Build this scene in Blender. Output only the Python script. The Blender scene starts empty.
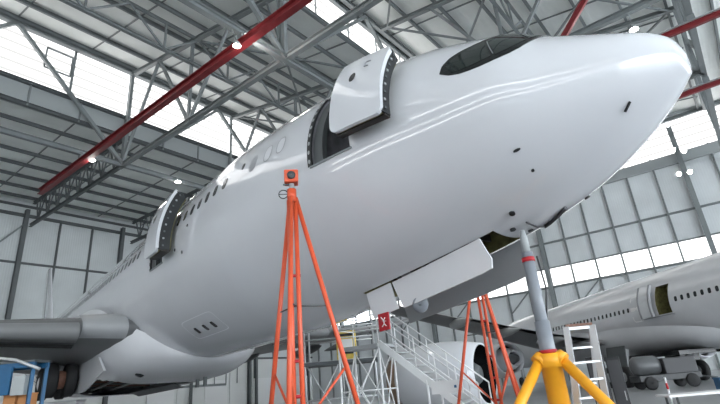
import bpy, math, random
from mathutils import Vector, Matrix
random.seed(7)
PI = math.pi
sc = bpy.context.scene
COL = sc.collection
sin, cos, R = math.sin, math.cos, math.radians

# ------------------------------------------------------------------ camera
# world: X to the hangar's long glazed side wall, Y to the end wall, Z up, floor at 0
F_PX, CY, PITCH, ROLL, AZ, CAMZ = 484.63, 191.72, R(21.947), R(5.099), R(52.8), 1.5
def c2h(x, y, z):                                   # levelled camera axes -> hangar axes
    return Vector((x * cos(AZ) + y * sin(AZ), -x * sin(AZ) + y * cos(AZ), z))
_F = Vector((0, cos(PITCH), sin(PITCH))); _R0 = Vector((1, 0, 0)); _U0 = Vector((0, -sin(PITCH), cos(PITCH)))
_R = _R0 * cos(ROLL) - _U0 * sin(ROLL); _U = _U0 * cos(ROLL) + _R0 * sin(ROLL)
def ray(px, py): return _F * F_PX + _R * (px - 360) - _U * (py - CY)
def at(px, py, D):                                  # the place seen at a pixel, D metres ahead
    d = ray(px, py); d = d * (D / d.y); return c2h(d.x, d.y, d.z + CAMZ)
def gl(px, D, z=0.0):                               # the place at height z under/over a pixel column, D metres ahead
    lo, hi = -3000., 3000.
    for _ in range(50):
        m = (lo + hi) / 2
        if at(px, m, D).z > z: lo = m
        else: hi = m
    return at(px, lo, D)
cam = bpy.data.cameras.new('camera'); co = bpy.data.objects.new('camera', cam); COL.objects.link(co)
cam.sensor_width = 36; cam.lens = F_PX * 36 / 720; cam.shift_y = (CY - 202) / 720; cam.clip_end = 500
Rh, Uh, Fh = c2h(*_R), c2h(*_U), c2h(*_F)
mw = Matrix(((Rh.x, Uh.x, -Fh.x, 0), (Rh.y, Uh.y, -Fh.y, 0), (Rh.z, Uh.z, -Fh.z, CAMZ), (0, 0, 0, 1)))
co.matrix_world = mw
sc.camera = co

# ------------------------------------------------------------------ materials
def mat(name, col, rough=.5, metal=0., coat=0., noise=0., nscale=4., bump=0., bscale=30., spec=.5):
    m = bpy.data.materials.new(name); m.use_nodes = True
    nt = m.node_tree; b = nt.nodes['Principled BSDF']
    b.inputs['Base Color'].default_value = (*col, 1); b.inputs['Roughness'].default_value = rough
    b.inputs['Metallic'].default_value = metal; b.inputs['Coat Weight'].default_value = coat
    b.inputs['Coat Roughness'].default_value = .06; b.inputs['Specular IOR Level'].default_value = spec
    tc = nt.nodes.new('ShaderNodeTexCoord')
    if noise:
        n = nt.nodes.new('ShaderNodeTexNoise'); n.inputs['Scale'].default_value = nscale; n.inputs['Detail'].default_value = 4
        nt.links.new(tc.outputs['Object'], n.inputs['Vector'])
        r = nt.nodes.new('ShaderNodeValToRGB')
        r.color_ramp.elements[0].position = .3; r.color_ramp.elements[1].position = .7
        r.color_ramp.elements[0].color = (*[c * (1 - noise) for c in col], 1)
        r.color_ramp.elements[1].color = (*[min(1, c * (1 + noise)) for c in col], 1)
        nt.links.new(n.outputs['Fac'], r.inputs['Fac']); nt.links.new(r.outputs['Color'], b.inputs['Base Color'])
    if bump:
        n2 = nt.nodes.new('ShaderNodeTexNoise'); n2.inputs['Scale'].default_value = bscale
        nt.links.new(tc.outputs['Object'], n2.inputs['Vector'])
        bp = nt.nodes.new('ShaderNodeBump'); bp.inputs['Strength'].default_value = bump; bp.inputs['Distance'].default_value = .02
        nt.links.new(n2.outputs['Fac'], bp.inputs['Height']); nt.links.new(bp.outputs['Normal'], b.inputs['Normal'])
    return m
def ribbed(name, col, axis, period, rough=.5, depth=.03, seam=None):
    """profiled sheet: sine ribs along one axis, with optional seams"""
    m = mat(name, col, rough, noise=.06, nscale=.35)
    nt = m.node_tree; b = nt.nodes['Principled BSDF']
    tc = nt.nodes.new('ShaderNodeTexCoord'); w = nt.nodes.new('ShaderNodeTexWave')
    w.wave_type = 'BANDS'; w.bands_direction = axis; w.wave_profile = 'SIN'
    w.inputs['Scale'].default_value = 2 * PI / (20 * period) * 1.0
    nt.links.new(tc.outputs['Object'], w.inputs['Vector'])
    bp = nt.nodes.new('ShaderNodeBump'); bp.inputs['Strength'].default_value = .6; bp.inputs['Distance'].default_value = depth
    nt.links.new(w.outputs['Fac'], bp.inputs['Height']); nt.links.new(bp.outputs['Normal'], b.inputs['Normal'])
    return m
def daylight(name, strength, axis='Z', period=1.05, line=.18):
    """translucent glazing lit by the sky behind it, with the thin horizontal joints of its sheets"""
    m = bpy.data.materials.new(name); m.use_nodes = True; nt = m.node_tree
    for n in list(nt.nodes): nt.nodes.remove(n)
    out = nt.nodes.new('ShaderNodeOutputMaterial'); e = nt.nodes.new('ShaderNodeEmission')
    tc = nt.nodes.new('ShaderNodeTexCoord'); sp = nt.nodes.new('ShaderNodeSeparateXYZ')
    nt.links.new(tc.outputs['Object'], sp.inputs['Vector'])
    d = nt.nodes.new('ShaderNodeMath'); d.operation = 'DIVIDE'; d.inputs[1].default_value = period
    nt.links.new(sp.outputs[axis], d.inputs[0])
    f = nt.nodes.new('ShaderNodeMath'); f.operation = 'FRACT'; nt.links.new(d.outputs[0], f.inputs[0])
    l = nt.nodes.new('ShaderNodeMath'); l.operation = 'LESS_THAN'; l.inputs[1].default_value = line
    nt.links.new(f.outputs[0], l.inputs[0])
    mx = nt.nodes.new('ShaderNodeMix'); mx.data_type = 'RGBA'
    mx.inputs[6].default_value = (1, 1, 1, 1); mx.inputs[7].default_value = (.36, .36, .355, 1)
    nt.links.new(l.outputs[0], mx.inputs[0]); nt.links.new(mx.outputs[2], e.inputs['Color'])
    e.inputs['Strength'].default_value = strength
    nt.links.new(e.outputs[0], out.inputs['Surface'])
    return m
def lamp_mat(name, strength, col=(1, .97, .9)):
    m = bpy.data.materials.new(name); m.use_nodes = True; nt = m.node_tree; b = nt.nodes['Principled BSDF']
    b.inputs['Emission Color'].default_value = (*col, 1); b.inputs['Emission Strength'].default_value = strength
    return m
M = dict(
    white=mat('aircraft_white', (.65, .662, .695), .07, coat=.6, noise=.012, nscale=1.2),
    white2=mat('aircraft_white_dull', (.68, .69, .715), .25, coat=.3, noise=.03, nscale=.8),
    doorgrey=mat('door_grey', (.33, .34, .35), .4),
    slat=mat('slat_dull', (.20, .205, .21), .4),
    greyp=mat('wing_grey', (.115, .12, .125), .38, noise=.05, nscale=1.),
    lightgrey=mat('slat_grey', (.34, .35, .36), .35),
    black=mat('black_mask', (.008, .009, .01), .25),
    glass=mat('cockpit_glass', (.012, .018, .017), .05, spec=.8),
    window=mat('window_dark', (.03, .032, .036), .15),
    plug=mat('window_plug', (.62, .63, .66), .35),
    seam=mat('seam_grey', (.30, .31, .33), .5),
    cavity=mat('cavity_dark', (.035, .03, .026), .7, noise=.4, nscale=3),
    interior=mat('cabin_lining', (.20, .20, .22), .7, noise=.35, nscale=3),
    primer=mat('primer_olive', (.13, .12, .045), .6, noise=.4, nscale=6),
    gearbrown=mat('brake_brown', (.16, .075, .05), .6, noise=.3, nscale=8),
    rubber=mat('tyre_rubber', (.015, .015, .016), .75),
    steel=mat('structural_steel', (.20, .22, .225), .45, noise=.08, nscale=.6),
    steeld=mat('structural_steel_dark', (.09, .10, .104), .5, noise=.08, nscale=.6),
    steell=mat('structural_steel_light', (.36, .385, .39), .45),
    deck=ribbed('roof_deck_sheet', (.86, .885, .86), 'Y', .3, .5, .02),
    wall=ribbed('wall_sheet', (.54, .57, .575), 'X', .3, .5, .015),
    wallr=ribbed('wall_sheet_side', (.68, .71, .725), 'Y', .3, .45, .015),
    whitewall=mat('white_panel', (.72, .73, .72), .5, noise=.04, nscale=.3),
    floor=mat('concrete_floor', (.36, .37, .38), .28, noise=.10, nscale=.25, bump=.05, bscale=6),
    red=mat('rail_red', (.19, .018, .022), .45, noise=.15, nscale=1.),
    redflag=mat('placard_red', (.42, .012, .02), .5),
    orange=mat('orange_paint', (.66, .095, .035), .4, noise=.08, nscale=3),
    yellow=mat('yellow_paint', (.90, .40, .02), .4, noise=.06, nscale=4),
    yellow2=mat('yellow_plate', (.75, .55, .10), .5, noise=.15, nscale=6),
    jack=mat('jack_ram_grey', (.23, .25, .28), .4),
    alu=mat('aluminium_tube', (.50, .51, .52), .35, metal=.4),
    aluw=mat('white_tube', (.78, .79, .79), .4),
    blue=mat('blue_paint', (.015, .10, .22), .45, noise=.1, nscale=3),
    blackp=mat('black_panel', (.012, .014, .016), .4),
    brown=mat('brown_cover', (.30, .21, .14), .8, noise=.2, nscale=6),
    card=mat('orange_card', (.50, .22, .08), .7),
    clear=daylight('daylight_glazing', 1.2, 'Z', 1.05, .27),
    strip=daylight('daylight_strip', 1.5, 'Z', 50, .0),
    streak_ribbon=daylight('streak_glow', 5., 'Z', 50, .0),
    lamp=lamp_mat('lamp_glow', 30),
    whiteplain=mat('white_plain', (.80, .80, .80), .5),
    hose=mat('dark_hose', (.05, .05, .055), .5),
)

# ------------------------------------------------------------------ mesh builder
class MB:
    def __init__(s): s.v = []; s.f = []; s.sm = []
    def add(s, vs, fs, smooth=False):
        b = len(s.v); s.v += [Vector(p) for p in vs]; s.f += [[i + b for i in f] for f in fs]; s.sm += [smooth] * len(fs); return s
    def box(s, c, d, rz=0.):
        c = Vector(c); x, y, z = d[0] / 2, d[1] / 2, d[2] / 2; m = Matrix.Rotation(rz, 3, 'Z')
        vs = [c + m @ Vector((i * x, j * y, k * z)) for k in (-1, 1) for j in (-1, 1) for i in (-1, 1)]
        return s.add(vs, [(0, 2, 3, 1), (4, 5, 7, 6), (0, 1, 5, 4), (2, 6, 7, 3), (0, 4, 6, 2), (1, 3, 7, 5)])
    def frame(s, a, b, up=(0, 0, 1)):
        a = Vector(a); b = Vector(b); t = (b - a).normalized(); u = Vector(up)
        if abs(t.dot(u)) > .98: u = Vector((1, 0, 0))
        n = t.cross(u).normalized(); return a, b, n, n.cross(t).normalized()
    def bar(s, a, b, w, h=None, up=(0, 0, 1)):
        h = h or w; a, b, n, k = s.frame(a, b, up)
        vs = [p + n * (i * w / 2) + k * (j * h / 2) for p in (a, b) for i, j in ((-1, -1), (1, -1), (1, 1), (-1, 1))]
        return s.add(vs, [(3, 2, 1, 0), (4, 5, 6, 7), (0, 1, 5, 4), (1, 2, 6, 5), (2, 3, 7, 6), (3, 0, 4, 7)])
    def ibeam(s, a, b, w, h, t=.03, up=(0, 0, 1)):
        a, b, n, k = s.frame(a, b, up)
        for o, ww, hh in ((k * (h / 2 - t / 2), w, t), (-k * (h / 2 - t / 2), w, t), (Vector(), t, h - 2 * t)):
            s.bar(a + o, b + o, ww, hh, up)
        return s
    def tube(s, pts, r, n=10, cap=True):
        pts = [Vector(p) for p in pts]; rs = r if isinstance(r, (list, tuple)) else [r] * len(pts)
        base = len(s.v); u = None
        for i, p in enumerate(pts):
            t = (pts[min(i + 1, len(pts) - 1)] - pts[max(i - 1, 0)]).normalized()
            if u is None: u = t.orthogonal().normalized()
            u = (u - t * u.dot(t)).normalized(); w = t.cross(u)
            s.v += [p + (u * cos(2 * PI * k / n) + w * sin(2 * PI * k / n)) * rs[i] for k in range(n)]
        for i in range(len(pts) - 1):
            for k in range(n):
                s.f.append([base + i * n + k, base + i * n + (k + 1) % n, base + (i + 1) * n + (k + 1) % n, base + (i + 1) * n + k]); s.sm.append(True)
        if cap:
            s.f.append([base + k for k in range(n)][::-1]); s.f.append([base + (len(pts) - 1) * n + k for k in range(n)]); s.sm += [False, False]
        return s
    def lathe(s, o, ax, prof, n=32, cap=False):         # prof: list of (distance along axis, radius)
        o = Vector(o); ax = Vector(ax).normalized(); u = ax.orthogonal().normalized(); w = ax.cross(u); base = len(s.v)
        for d, r in prof: s.v += [o + ax * d + (u * cos(2 * PI * k / n) + w * sin(2 * PI * k / n)) * max(r, 1e-4) for k in range(n)]
        for i in range(len(prof) - 1):
            for k in range(n):
                s.f.append([base + i * n + k, base + i * n + (k + 1) % n, base + (i + 1) * n + (k + 1) % n, base + (i + 1) * n + k]); s.sm.append(True)
        if cap:
            s.f.append([base + k for k in range(n)][::-1]); s.f.append([base + (len(prof) - 1) * n + k for k in range(n)]); s.sm += [False, False]
        return s
    def grid(s, P, smooth=True, skip=None, flip=False):  # P: rows of points
        base = len(s.v); m = len(P[0])
        for row in P: s.v += [Vector(p) for p in row]
        for i in range(len(P) - 1):
            for j in range(m - 1):
                if skip and skip(i, j): continue
                q = [base + i * m + j, base + i * m + j + 1, base + (i + 1) * m + j + 1, base + (i + 1) * m + j]
                s.f.append(q[::-1] if flip else q); s.sm.append(smooth)
        return s
    def build(s, name, m, parent=None, world=True, bevel=0., weld=False):
        me = bpy.data.meshes.new(name); vs = s.v
        if parent is not None and world:
            inv = parent.matrix_basis.inverted()
            if parent.parent is not None: inv = parent.matrix_basis.inverted() @ parent.parent.matrix_basis.inverted()
            vs = [inv @ v for v in vs]
        me.from_pydata([tuple(v) for v in vs], [], s.f)
        me.polygons.foreach_set('use_smooth', s.sm)
        me.materials.append(m); me.update()
        o = bpy.data.objects.new(name, me); COL.objects.link(o)
        if parent is not None: o.parent = parent
        if bevel:
            b = o.modifiers.new('bevel', 'BEVEL'); b.width = bevel; b.segments = 2; b.limit_method = 'ANGLE'
        return o
def tag(o, label, cat, group=None, kind=None):
    if label: o['label'] = label
    if cat: o['category'] = cat
    if group: o['group'] = group
    if kind: o['kind'] = kind
    return o
def thing(name, label, cat, loc=(0, 0, 0), rz=0., group=None):
    o = bpy.data.objects.new(name, None); COL.objects.link(o); o.empty_display_size = .3
    o.location = loc; o.rotation_euler = (0, 0, rz)
    o.matrix_basis = Matrix.Translation(Vector(loc)) @ Matrix.Rotation(rz, 4, 'Z')
    return tag(o, label, cat, group)
def struct(name, mb, m):
    o = mb.build(name, m); o['kind'] = 'structure'; return o
def kids(o): return [c for c in bpy.data.objects if c.parent == o]
def copy_tree(o, parent=None):
    c = o.copy(); COL.objects.link(c)
    if parent is not None: c.parent = parent
    for k in kids(o): copy_tree(k, c)
    return c
TRIM = [0]
def trim(mb, m):
    TRIM[0] += 1; return struct('trim_%d' % TRIM[0], mb, m)

# ------------------------------------------------------------------ hangar shell
Z0 = CAMZ
X0, X1, Y0, Y1, YC = -46., 75., -52., 73., 47.3       # side wall, glazed side wall, open front, end wall, clerestory step
ZH, ZL = 37.3, 28.8                                    # high and low roof decks
ZC0, ZC1 = 31.0, 36.9                                  # clerestory glazing on the step
struct('floor', MB().box(((X0 + X1) / 2, (Y0 + Y1) / 2 - 10, -.15), (X1 - X0 + 2, Y1 - Y0 + 22, .3)), M['floor'])
YS, ZS = 22.75, 32.4                                   # second glazed step of the saw-tooth roof
YF, ZF, ZG = -2.3, 33.0, 36.9                          # near low edge, and the deck height over the second step
struct('ceiling', MB().box(((X0 + X1) / 2, (Y0 + YF) / 2, ZF + .1), (X1 - X0, YF - Y0, .2)), M['deck'])
ce = MB(); q = [(X0, YF, ZF), (X1, YF, ZF), (X1, YS, ZG), (X0, YS, ZG)]
ce.add(q + [(x, y, z + .2) for x, y, z in q], [(0, 1, 2, 3), (7, 6, 5, 4), (0, 4, 5, 1), (1, 5, 6, 2), (2, 6, 7, 3), (3, 7, 4, 0)])
struct('ceiling_front', ce, M['deck'])
ce = MB(); q = [(X0, YS, ZS), (X1, YS, ZS), (X1, YC, ZH), (X0, YC, ZH)]
ce.add(q + [(x, y, z + .2) for x, y, z in q], [(0, 1, 2, 3), (7, 6, 5, 4), (0, 4, 5, 1), (1, 5, 6, 2), (2, 6, 7, 3), (3, 7, 4, 0)])
struct('ceiling_slope', ce, M['deck'])
def deck_z(y): return ZF if y < YF else ZF + (ZG - ZF) * (y - YF) / (YS - YF) if y < YS else ZS + (ZH - ZS) * (y - YS) / (YC - YS)
struct('ceiling_low', MB().box(((X0 + X1) / 2, (YC + Y1) / 2, ZL + .1), (X1 - X0, Y1 - YC, .2)), M['deck'])
struct('wall_end', MB().box(((X0 + X1) / 2, Y1 + .1, (8 + ZL) / 2), (X1 - X0, .2, ZL - 8)), M['wall'])
struct('wall_end_base', MB().box(((X0 + X1) / 2, Y1 + .1, 4), (X1 - X0, .2, 8)), M['whitewall'])
# step wall: band under the glazing
struct('wall_step', MB().box(((X0 + X1) / 2, YC + .15, (ZL - .35 + ZC0) / 2), (X1 - X0, .3, ZC0 - ZL + .35)), M['steell'])
k = 0; wn = [0]
def window(mb, m):
    wn[0] += 1; return struct('window_%d' % wn[0], mb, m)
def glaze_x(xa, xb, y, z0, z1, m): return window(MB().box(((xa + xb) / 2, y, (z0 + z1) / 2), (xb - xa, .06, z1 - z0)), m)
def glaze_y(ya, yb, x, z0, z1, m): return window(MB().box((x, (ya + yb) / 2, (z0 + z1) / 2), (.06, yb - ya, z1 - z0)), m)
xs = [-46, -32.5, -18.8, -6.3, 7.4, 21.1, 34.8, 48.5, 62.2, 75]
for a, b in zip(xs, xs[1:]): glaze_x(a + .1, b - .1, YC + .1, ZC0, ZC1 - .2, M['clear'])
for a, b in zip(xs, xs[1:]): glaze_x(a + .1, b - .1, YS + .05, ZS + .1, ZS + 3.5, M['clear'])
trim(MB().ibeam((X0, YS - .15, ZS - .1), (X1, YS - .15, ZS - .1), .35, .35, .04), M['steel'])
trim(MB().ibeam((X0, YS - .1, ZS + 3.6), (X1, YS - .1, ZS + 3.6), .4, .4, .04), M['steel'])
struct('wall_step_head', MB().box(((X0 + X1) / 2, YS + .1, (ZS + 3.7 + ZG) / 2), (X1 - X0, .2, ZG - ZS - 3.7)), M['steell'])
for x in [7.4 + 4.57 * i for i in range(-11, 16)]:
    if X0 < x < X1: trim(MB().bar((x, YS - .1, ZS), (x, YS - .1, ZS + 3.6), .12), M['steel'])
trim(MB().ibeam((X0, YC - .1, ZC1 - .05), (X1, YC - .1, ZC1 - .05), .5, .5, .05), M['steel'])
trim(MB().ibeam((X0, YC - .15, ZC0 - .1), (X1, YC - .15, ZC0 - .1), .4, .35, .04), M['steeld'])
trim(MB().ibeam((X0, YC - .1, ZL - .2), (X1, YC - .1, ZL - .2), .3, .4, .04), M['steeld'])
for x in [7.4 + 13.7 * i + d for i in range(-3, 6) for d in (0, 4.57, 9.13)]:
    if X0 < x < X1: trim(MB().bar((x, YC - .12, ZL - .3), (x, YC - .12, ZC0), .14), M['steel'])
# opening sash seen high on the step glazing
sash = MB(); sx0, sx1, sz0, sz1 = 12.7, 15.1, ZC0 + 2.3, ZC0 + 4.6
for p, q in (((sx0, sz0), (sx1, sz0)), ((sx0, sz1), (sx1, sz1)), ((sx0, sz0), (sx0, sz1)), ((sx1, sz0), (sx1, sz1))):
    sash.bar((p[0], YC - .1, p[1]), (q[0], YC - .1, q[1]), .15)
trim(sash, M['steel'])
trim(MB().bar((15.3, YC - .08, ZC0), (15.3, YC - .08, ZC1), .22), M['steel'])
# glazed side wall (right): plain sheet between the bands of glazing
S0_, S1_ = Z0 + 11.6, Z0 + 14.2                        # window strip
G0, G1 = Z0 + 26.2, Z0 + 30.9                          # clerestory
for nm, a, b in (('wall_side', -.0, S0_), ('wall_side_upper', S1_, G0), ('wall_side_head', G1, ZH)):
    struct(nm, MB().box((X1 + .1, (Y0 + Y1) / 2, (a + b) / 2), (.2, Y1 - Y0, b - a)), M['wallr'])
ys = [1.96 - 3.446 * 15 + 3.446 * i for i in range(0, 37)]
ys = [y for y in ys if Y0 < y < Y1]
for a, b in zip(ys[:-1:1], ys[1:]):
    if a > -30 and b < 60: glaze_y(a + .09, b - .09, X1 + .05, S0_, S1_, M['strip'])
for a, b in zip(ys[3::6], ys[9::6]): glaze_y(a + .12, b - .12, X1 + .05, G0, G1, M['clear'])
for i, y in enumerate(ys):
    big = round((y - 1.96) / 3.446) % 6 == 0
    if big: trim(MB().ibeam((X1 - .45, y, 0), (X1 - .45, y, ZH - 6), .6, .8, .08, (1, 0, 0)), M['steel'])
    else: trim(MB().ibeam((X1 - .15, y, 0), (X1 - .15, y, G0), .22, .3, .04, (1, 0, 0)), M['steel'])
for z, w, h in ((S0_ - .1, .35, .3), (S1_ + .08, .25, .2), (Z0 + 18.1, .22, .27), (G0 - .3, .3, .35), (Z0 + 24.9, .27, .27), (G1 + .2, .4, .5)):
    trim(MB().ibeam((X1 - .16, Y0, z), (X1 - .16, Y1, z), w, h, .05), M['steel'])
trim(MB().box((X1 - .2, (Y0 + Y1) / 2, Z0 + 25.3), (.3, Y1 - Y0, 1.4)), M['steell'])
for y in ys[2::3]:                                     # knee braces low on the side wall
    trim(MB().bar((X1 - .3, y, Z0 + 8.5), (X1 - .3, y - 3.446, Z0 + 11.5), .16), M['steel'])
# opposite side wall out of view; bright ribbons added for streaks reflected in the paintwork
for a, b in ((0, ZH),):
    struct('wall_left', MB().box((X0 - .1, (Y0 + Y1) / 2, (a + b) / 2), (.2, Y1 - Y0, b - a)), M['wallr'])
for z0, z1 in ((13.6, 14.7), (20.4, 21.3), (31.6, 33.2)):
    for a, b in zip(ys[0::6], ys[6::6]): glaze_y(a + .12, b - .12, X0 + .02, z0, z1, M['streak_ribbon'])
struct('wall_front_added', MB().box(((X0 + X1) / 2, Y0 - .1, (20 + ZF) / 2), (X1 - X0, .2, ZF - 20)), M['wallr'])  # unseen door header, added to cut the sky's reflection on the nose
# end wall: columns, girts, eaves
for i in range(-14, 14):
    x = 20.9 + 4.37 * i
    if not X0 < x < X1: continue
    if i % 3 == 0: trim(MB().ibeam((x, Y1 - .35, 0), (x, Y1 - .35, ZL - 1.2), .5, .6, .06, (0, 1, 0)), M['steeld'])
    else: trim(MB().ibeam((x, Y1 - .15, 8), (x, Y1 - .15, Z0 + 25.4), .22, .3, .04, (0, 1, 0)), M['steeld'])
for z, h in ((Z0 + 18.8, .25), (Z0 + 25.3, .4), (8.0, .3), (Z0 + 26.6, .3)):
    trim(MB().ibeam((X0, Y1 - .18, z), (X1, Y1 - .18, z), .25, h, .05), M['steeld'])
for i in (-3, -1, 0, 2, 4):
    x = 20.9 + 13.1 * i
    trim(MB().bar((x - .1, Y1 - .3, Z0 + 24), (x - 4.2, Y1 - .3, Z0 + 19), .22), M['steel'])
# white sectional doors along the foot of the end wall
dn = 0
for i in range(9):
    x = 40 + 4.9 * i
    if x + 4.6 < X1:
        dn += 1; d = struct('door_%d' % dn, MB().box((x + 2.3, Y1 - .1, 3.0 if i % 2 else 2.3), (4.4, .16, 6.0 if i % 2 else 4.6)), M['whitewall' if i % 2 else 'whiteplain'])
trim(MB().box((49.2, Y1 - .25, 3.9), (9.5, .2, .35)), M['steel'])
trim(MB().ibeam((58.6, Y1 - .6, 0), (58.6, Y1 - .6, 14), .5, .6, .06, (0, 1, 0)), M['steeld'])
for x in (51.6, 53.9, 56.2): trim(MB().bar((x, Y1 - .3, 4), (x, Y1 - .3, 8), .12), M['steel'])

# ------------------------------------------------------------------ roof steel
ZB = Z0 + 23.5                                          # bottom chord level
for i in range(0, 29):                                  # purlins under the high deck
    y = 46.4 - 3.45 * i
    if y > Y0: trim(MB().ibeam((X0, y, deck_z(y) - .22), (X1, y, deck_z(y) - .22), .22, .42, .03), M['steel'])
for i in range(1, 8):
    y = YC + 3.35 * i
    if y < Y1: trim(MB().ibeam((X0, y, ZL - .2), (X1, y, ZL - .2), .2, .38, .03), M['steeld'])
for x in [2.8 + 6.85 * i for i in range(-6, 12)]:        # light sheeting rails the other way
    trim(MB().bar((x, YF, ZF - .05), (x, YS, ZG - .05), .12, .1), M['steel']); trim(MB().bar((x, YS, ZS - .05), (x, YC, ZH - .05), .12, .1), M['steel'])
    trim(MB().bar((x, YC, ZL - .05), (x, Y1, ZL - .05), .12, .1), M['steel'])
def truss(name, label, group, p0, p1, zb, zt, nodes, cw, ww, m, pattern='N', heavy=None):
    """nodes: distances from p0 along the truss where the web meets the bottom chord"""
    p0 = Vector((p0[0], p0[1], 0)); p1 = Vector((p1[0], p1[1], 0)); L = (p1 - p0).length; t = (p1 - p0) / L
    o = thing(name, label, 'roof truss', p0 + Vector((0, 0, zb)), 0, group)
    P = lambda d, z: p0 + t * d + Vector((0, 0, z if not isinstance(z, tuple) else z[0] + (z[1] - z[0]) * d / L))
    MB().ibeam(P(0, zb), P(L, zb), cw, cw * 1.15, .05).build('bottom_chord', m, o)
    MB().ibeam(P(0, zt), P(L, zt), cw, cw, .05).build('top_chord', m, o)
    for i, d in enumerate(nodes):
        if 0 <= d <= L: MB().bar(P(d, zb), P(d, zt), ww, ww).build('vertical', m, o)
        for sgn in (-1, 1):
            e = d + sgn * (nodes[1] - nodes[0]) / 2
            if 0 <= d <= L and 0 <= e <= L: MB().bar(P(d, zb), P(e, zt), ww * 1.05, ww * 1.0).build('diagonal', m, o)
        if pattern == 'K' and i + 1 < len(nodes):
            e = (d + nodes[i + 1]) / 2
            if 0 <= e <= L: MB().bar(P(e, zb), P(e, zt), ww * .5).build('hanger', m, o)
    return o
ZT = Z0 + 35.0
for y, lab in ((46.6, 'deep grey cross truss in front of the upper left glazing, farthest of its kind'),
               (22.0, 'deep grey cross truss overhead, carrying the largest bright lamp under the red rail')):
    truss('roof_truss', lab, 'deep cross trusses', (X0 + .4, y), (X1 - .4, y), ZB, ZT - (.2 if y < 30 else 0), [21.1 - X0 - .4 + 11.35 * 2 * i - 11.35 * 6 for i in range(0, 9)], .42, .34, M['steel'])
truss('roof_truss', 'deep grey cross truss over the nose at the top right corner', 'deep cross trusses', (X0 + .4, -2.6), (X1 - .4, -2.6), ZB, ZF - .7, [21.1 - X0 - .4 + 11.35 * 2 * i - 11.35 * 6 for i in range(0, 9)], .42, .34, M['steel'])
for y, lab in ((34.3, 'shallow grey lattice truss hung under the bright roof deck at upper left'), (9.7, 'shallow grey lattice truss under the roof deck above the cockpit')):
    truss('lattice_truss', lab, 'shallow lattice trusses', (X0 + .4, y), (X1 - .4, y), deck_z(y) - 3.6, deck_z(y) - .6, [2.0 + 6.85 * i for i in range(0, 19)], .26, .16, M['steel'])
for x, ya, yb, lab in ((21.1, 22.3, YC, 'long grey truss just right of the long red rail, ending at the upper left glazing'),
                       (21.1, -2.6, 21.7, 'grey truss passing above the forward cabin door to the top picture edge'),
                       (34.8, 22.3, YC, 'grey truss low behind the forward cabin door, under the sloping roof'),
                       (34.8, -2.6, 21.7, 'grey truss behind the cockpit window and the slanted red strut'),
                       (48.5, -2.6, 21.7, 'grey truss above the radome, between the two red rails at right')):
    zz = (ZF - .75, ZG - .85) if ya < 0 else (ZS - .7, ZH - .9)
    truss('long_truss', lab, 'lengthwise trusses', (x, ya), (x, yb), ZB, zz, [.25 + 12.2 * i for i in range(0, 3)], .42, .26, M['steel'])
for x, lab in ((21.1, 'low truss under the low roof, right of the end of the red rail'), (34.8, 'low truss meeting the end wall behind the rear cabin door')):
    truss('low_truss', lab, 'trusses of the low bay', (x, YC), (x, 71.3), ZB, ZL - .6, [1.2 + 2.9 * i for i in range(0, 9)], .34, .13, M['steeld'])
# horizontal bracing at bottom chord level
for (xa, ya), (xb, yb) in (((21.1, 24), (34.8, 34.3)), ((34.8, 34.3), (48.5, 46.2)), ((34.8, 21), (48.5, 9.7)), ((48.5, 9.7), (62.2, -2)), ((34.8, -2), (48.5, 9.7)), ((34.8, 21), (21.1, 9.7))):
    trim(MB().bar((xa, ya, deck_z(ya) - .8), (xb, yb, deck_z(yb) - .8), .18), M['steel'])
    trim(MB().bar((xa, yb, deck_z(yb) - .8), (xb, ya, deck_z(ya) - .8), .18), M['steel'])

# red crane rails slung under the cross trusses
def rail(x, ya, yb, label, w=.42, h=.6):
    o = thing('crane_rail', label, 'crane rail', (x, ya, Z0 + 22.5), 0, 'red crane rails under the roof')
    MB().ibeam((x, ya, Z0 + 22.45), (x, yb, Z0 + 22.45), w, h, .06).build('rail_beam', M['red'], o)
    MB().bar((x, ya, Z0 + 22.8), (x, yb, Z0 + 22.8), .3, .07).build('power_track', M['steell'], o)
    for y in (-2.6, 22, 46.6):
        if ya < y < yb: MB().box((x, y, Z0 + 23.05), (.3, .5, .5)).build('hanger', M['steel'], o)
rail(17.0, -20, 56.2, 'red crane rail slung under the roof at left, above the tail of the airliner', .5, .66)
rail(38.4, -30, 26, 'red crane rail beside the radome, upper of the two red rails at right', .3, .42)
rail(49.5, -30, 22, 'red crane rail beside the radome, lower of the two red rails at right', .3, .42)
ra, rb = at(563, 38, 26.3), at(588, -6, 25.2)
o = thing('brace_strut', 'slanted red steel strut standing above the nose just ahead of the cockpit', 'strut', ra)
rb = ra + (rb - ra) * ((32.6 - ra.z) / (rb.z - ra.z))
MB().ibeam(ra, rb, .28, .36, .05).build('strut_beam', M['red'], o)

# hanging flood lamps
def lamp(p, label, r=.32, power=600, yt=22.):
    o = thing('flood_lamp', label, 'lamp', p, 0, 'flood lamps under the roof trusses')
    x, y, z = p
    MB().lathe((x, y, z), (0, 0, -1), [(-.12, .08), (-.1, r * .5), (.0, r * .8), (.25, r)], 20).build('lamp_shade', M['steell'], o)
    MB().lathe((x, y, z - .2), (0, 0, -1), [(0, .02), (.02, r * .93), (.09, r * .6), (.13, .02)], 20).build('lamp_lens', M['lamp'], o)
    MB().bar((x, y, z + .1), (x, yt, ZB - .2), .06).build('lamp_stem', M['steel'], o)
    l = bpy.data.lights.new('lamp_light', 'POINT'); l.energy = power; l.shadow_soft_size = r; l.color = (1, .97, .92)
    lo = bpy.data.objects.new('lamp_light', l); COL.objects.link(lo); lo.parent = o; lo.location = (0, 0, -.6)
    return o
def hit_y(px, py, y):                                   # sight line meets the plane of a cross truss
    d = c2h(*ray(px, py)); return Vector((0, 0, CAMZ)) + d * (y / d.y)
lamp(hit_y(251, 34, 21.4), 'bright round flood lamp below the red rail, the larger one at upper left', .5, 400)
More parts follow.
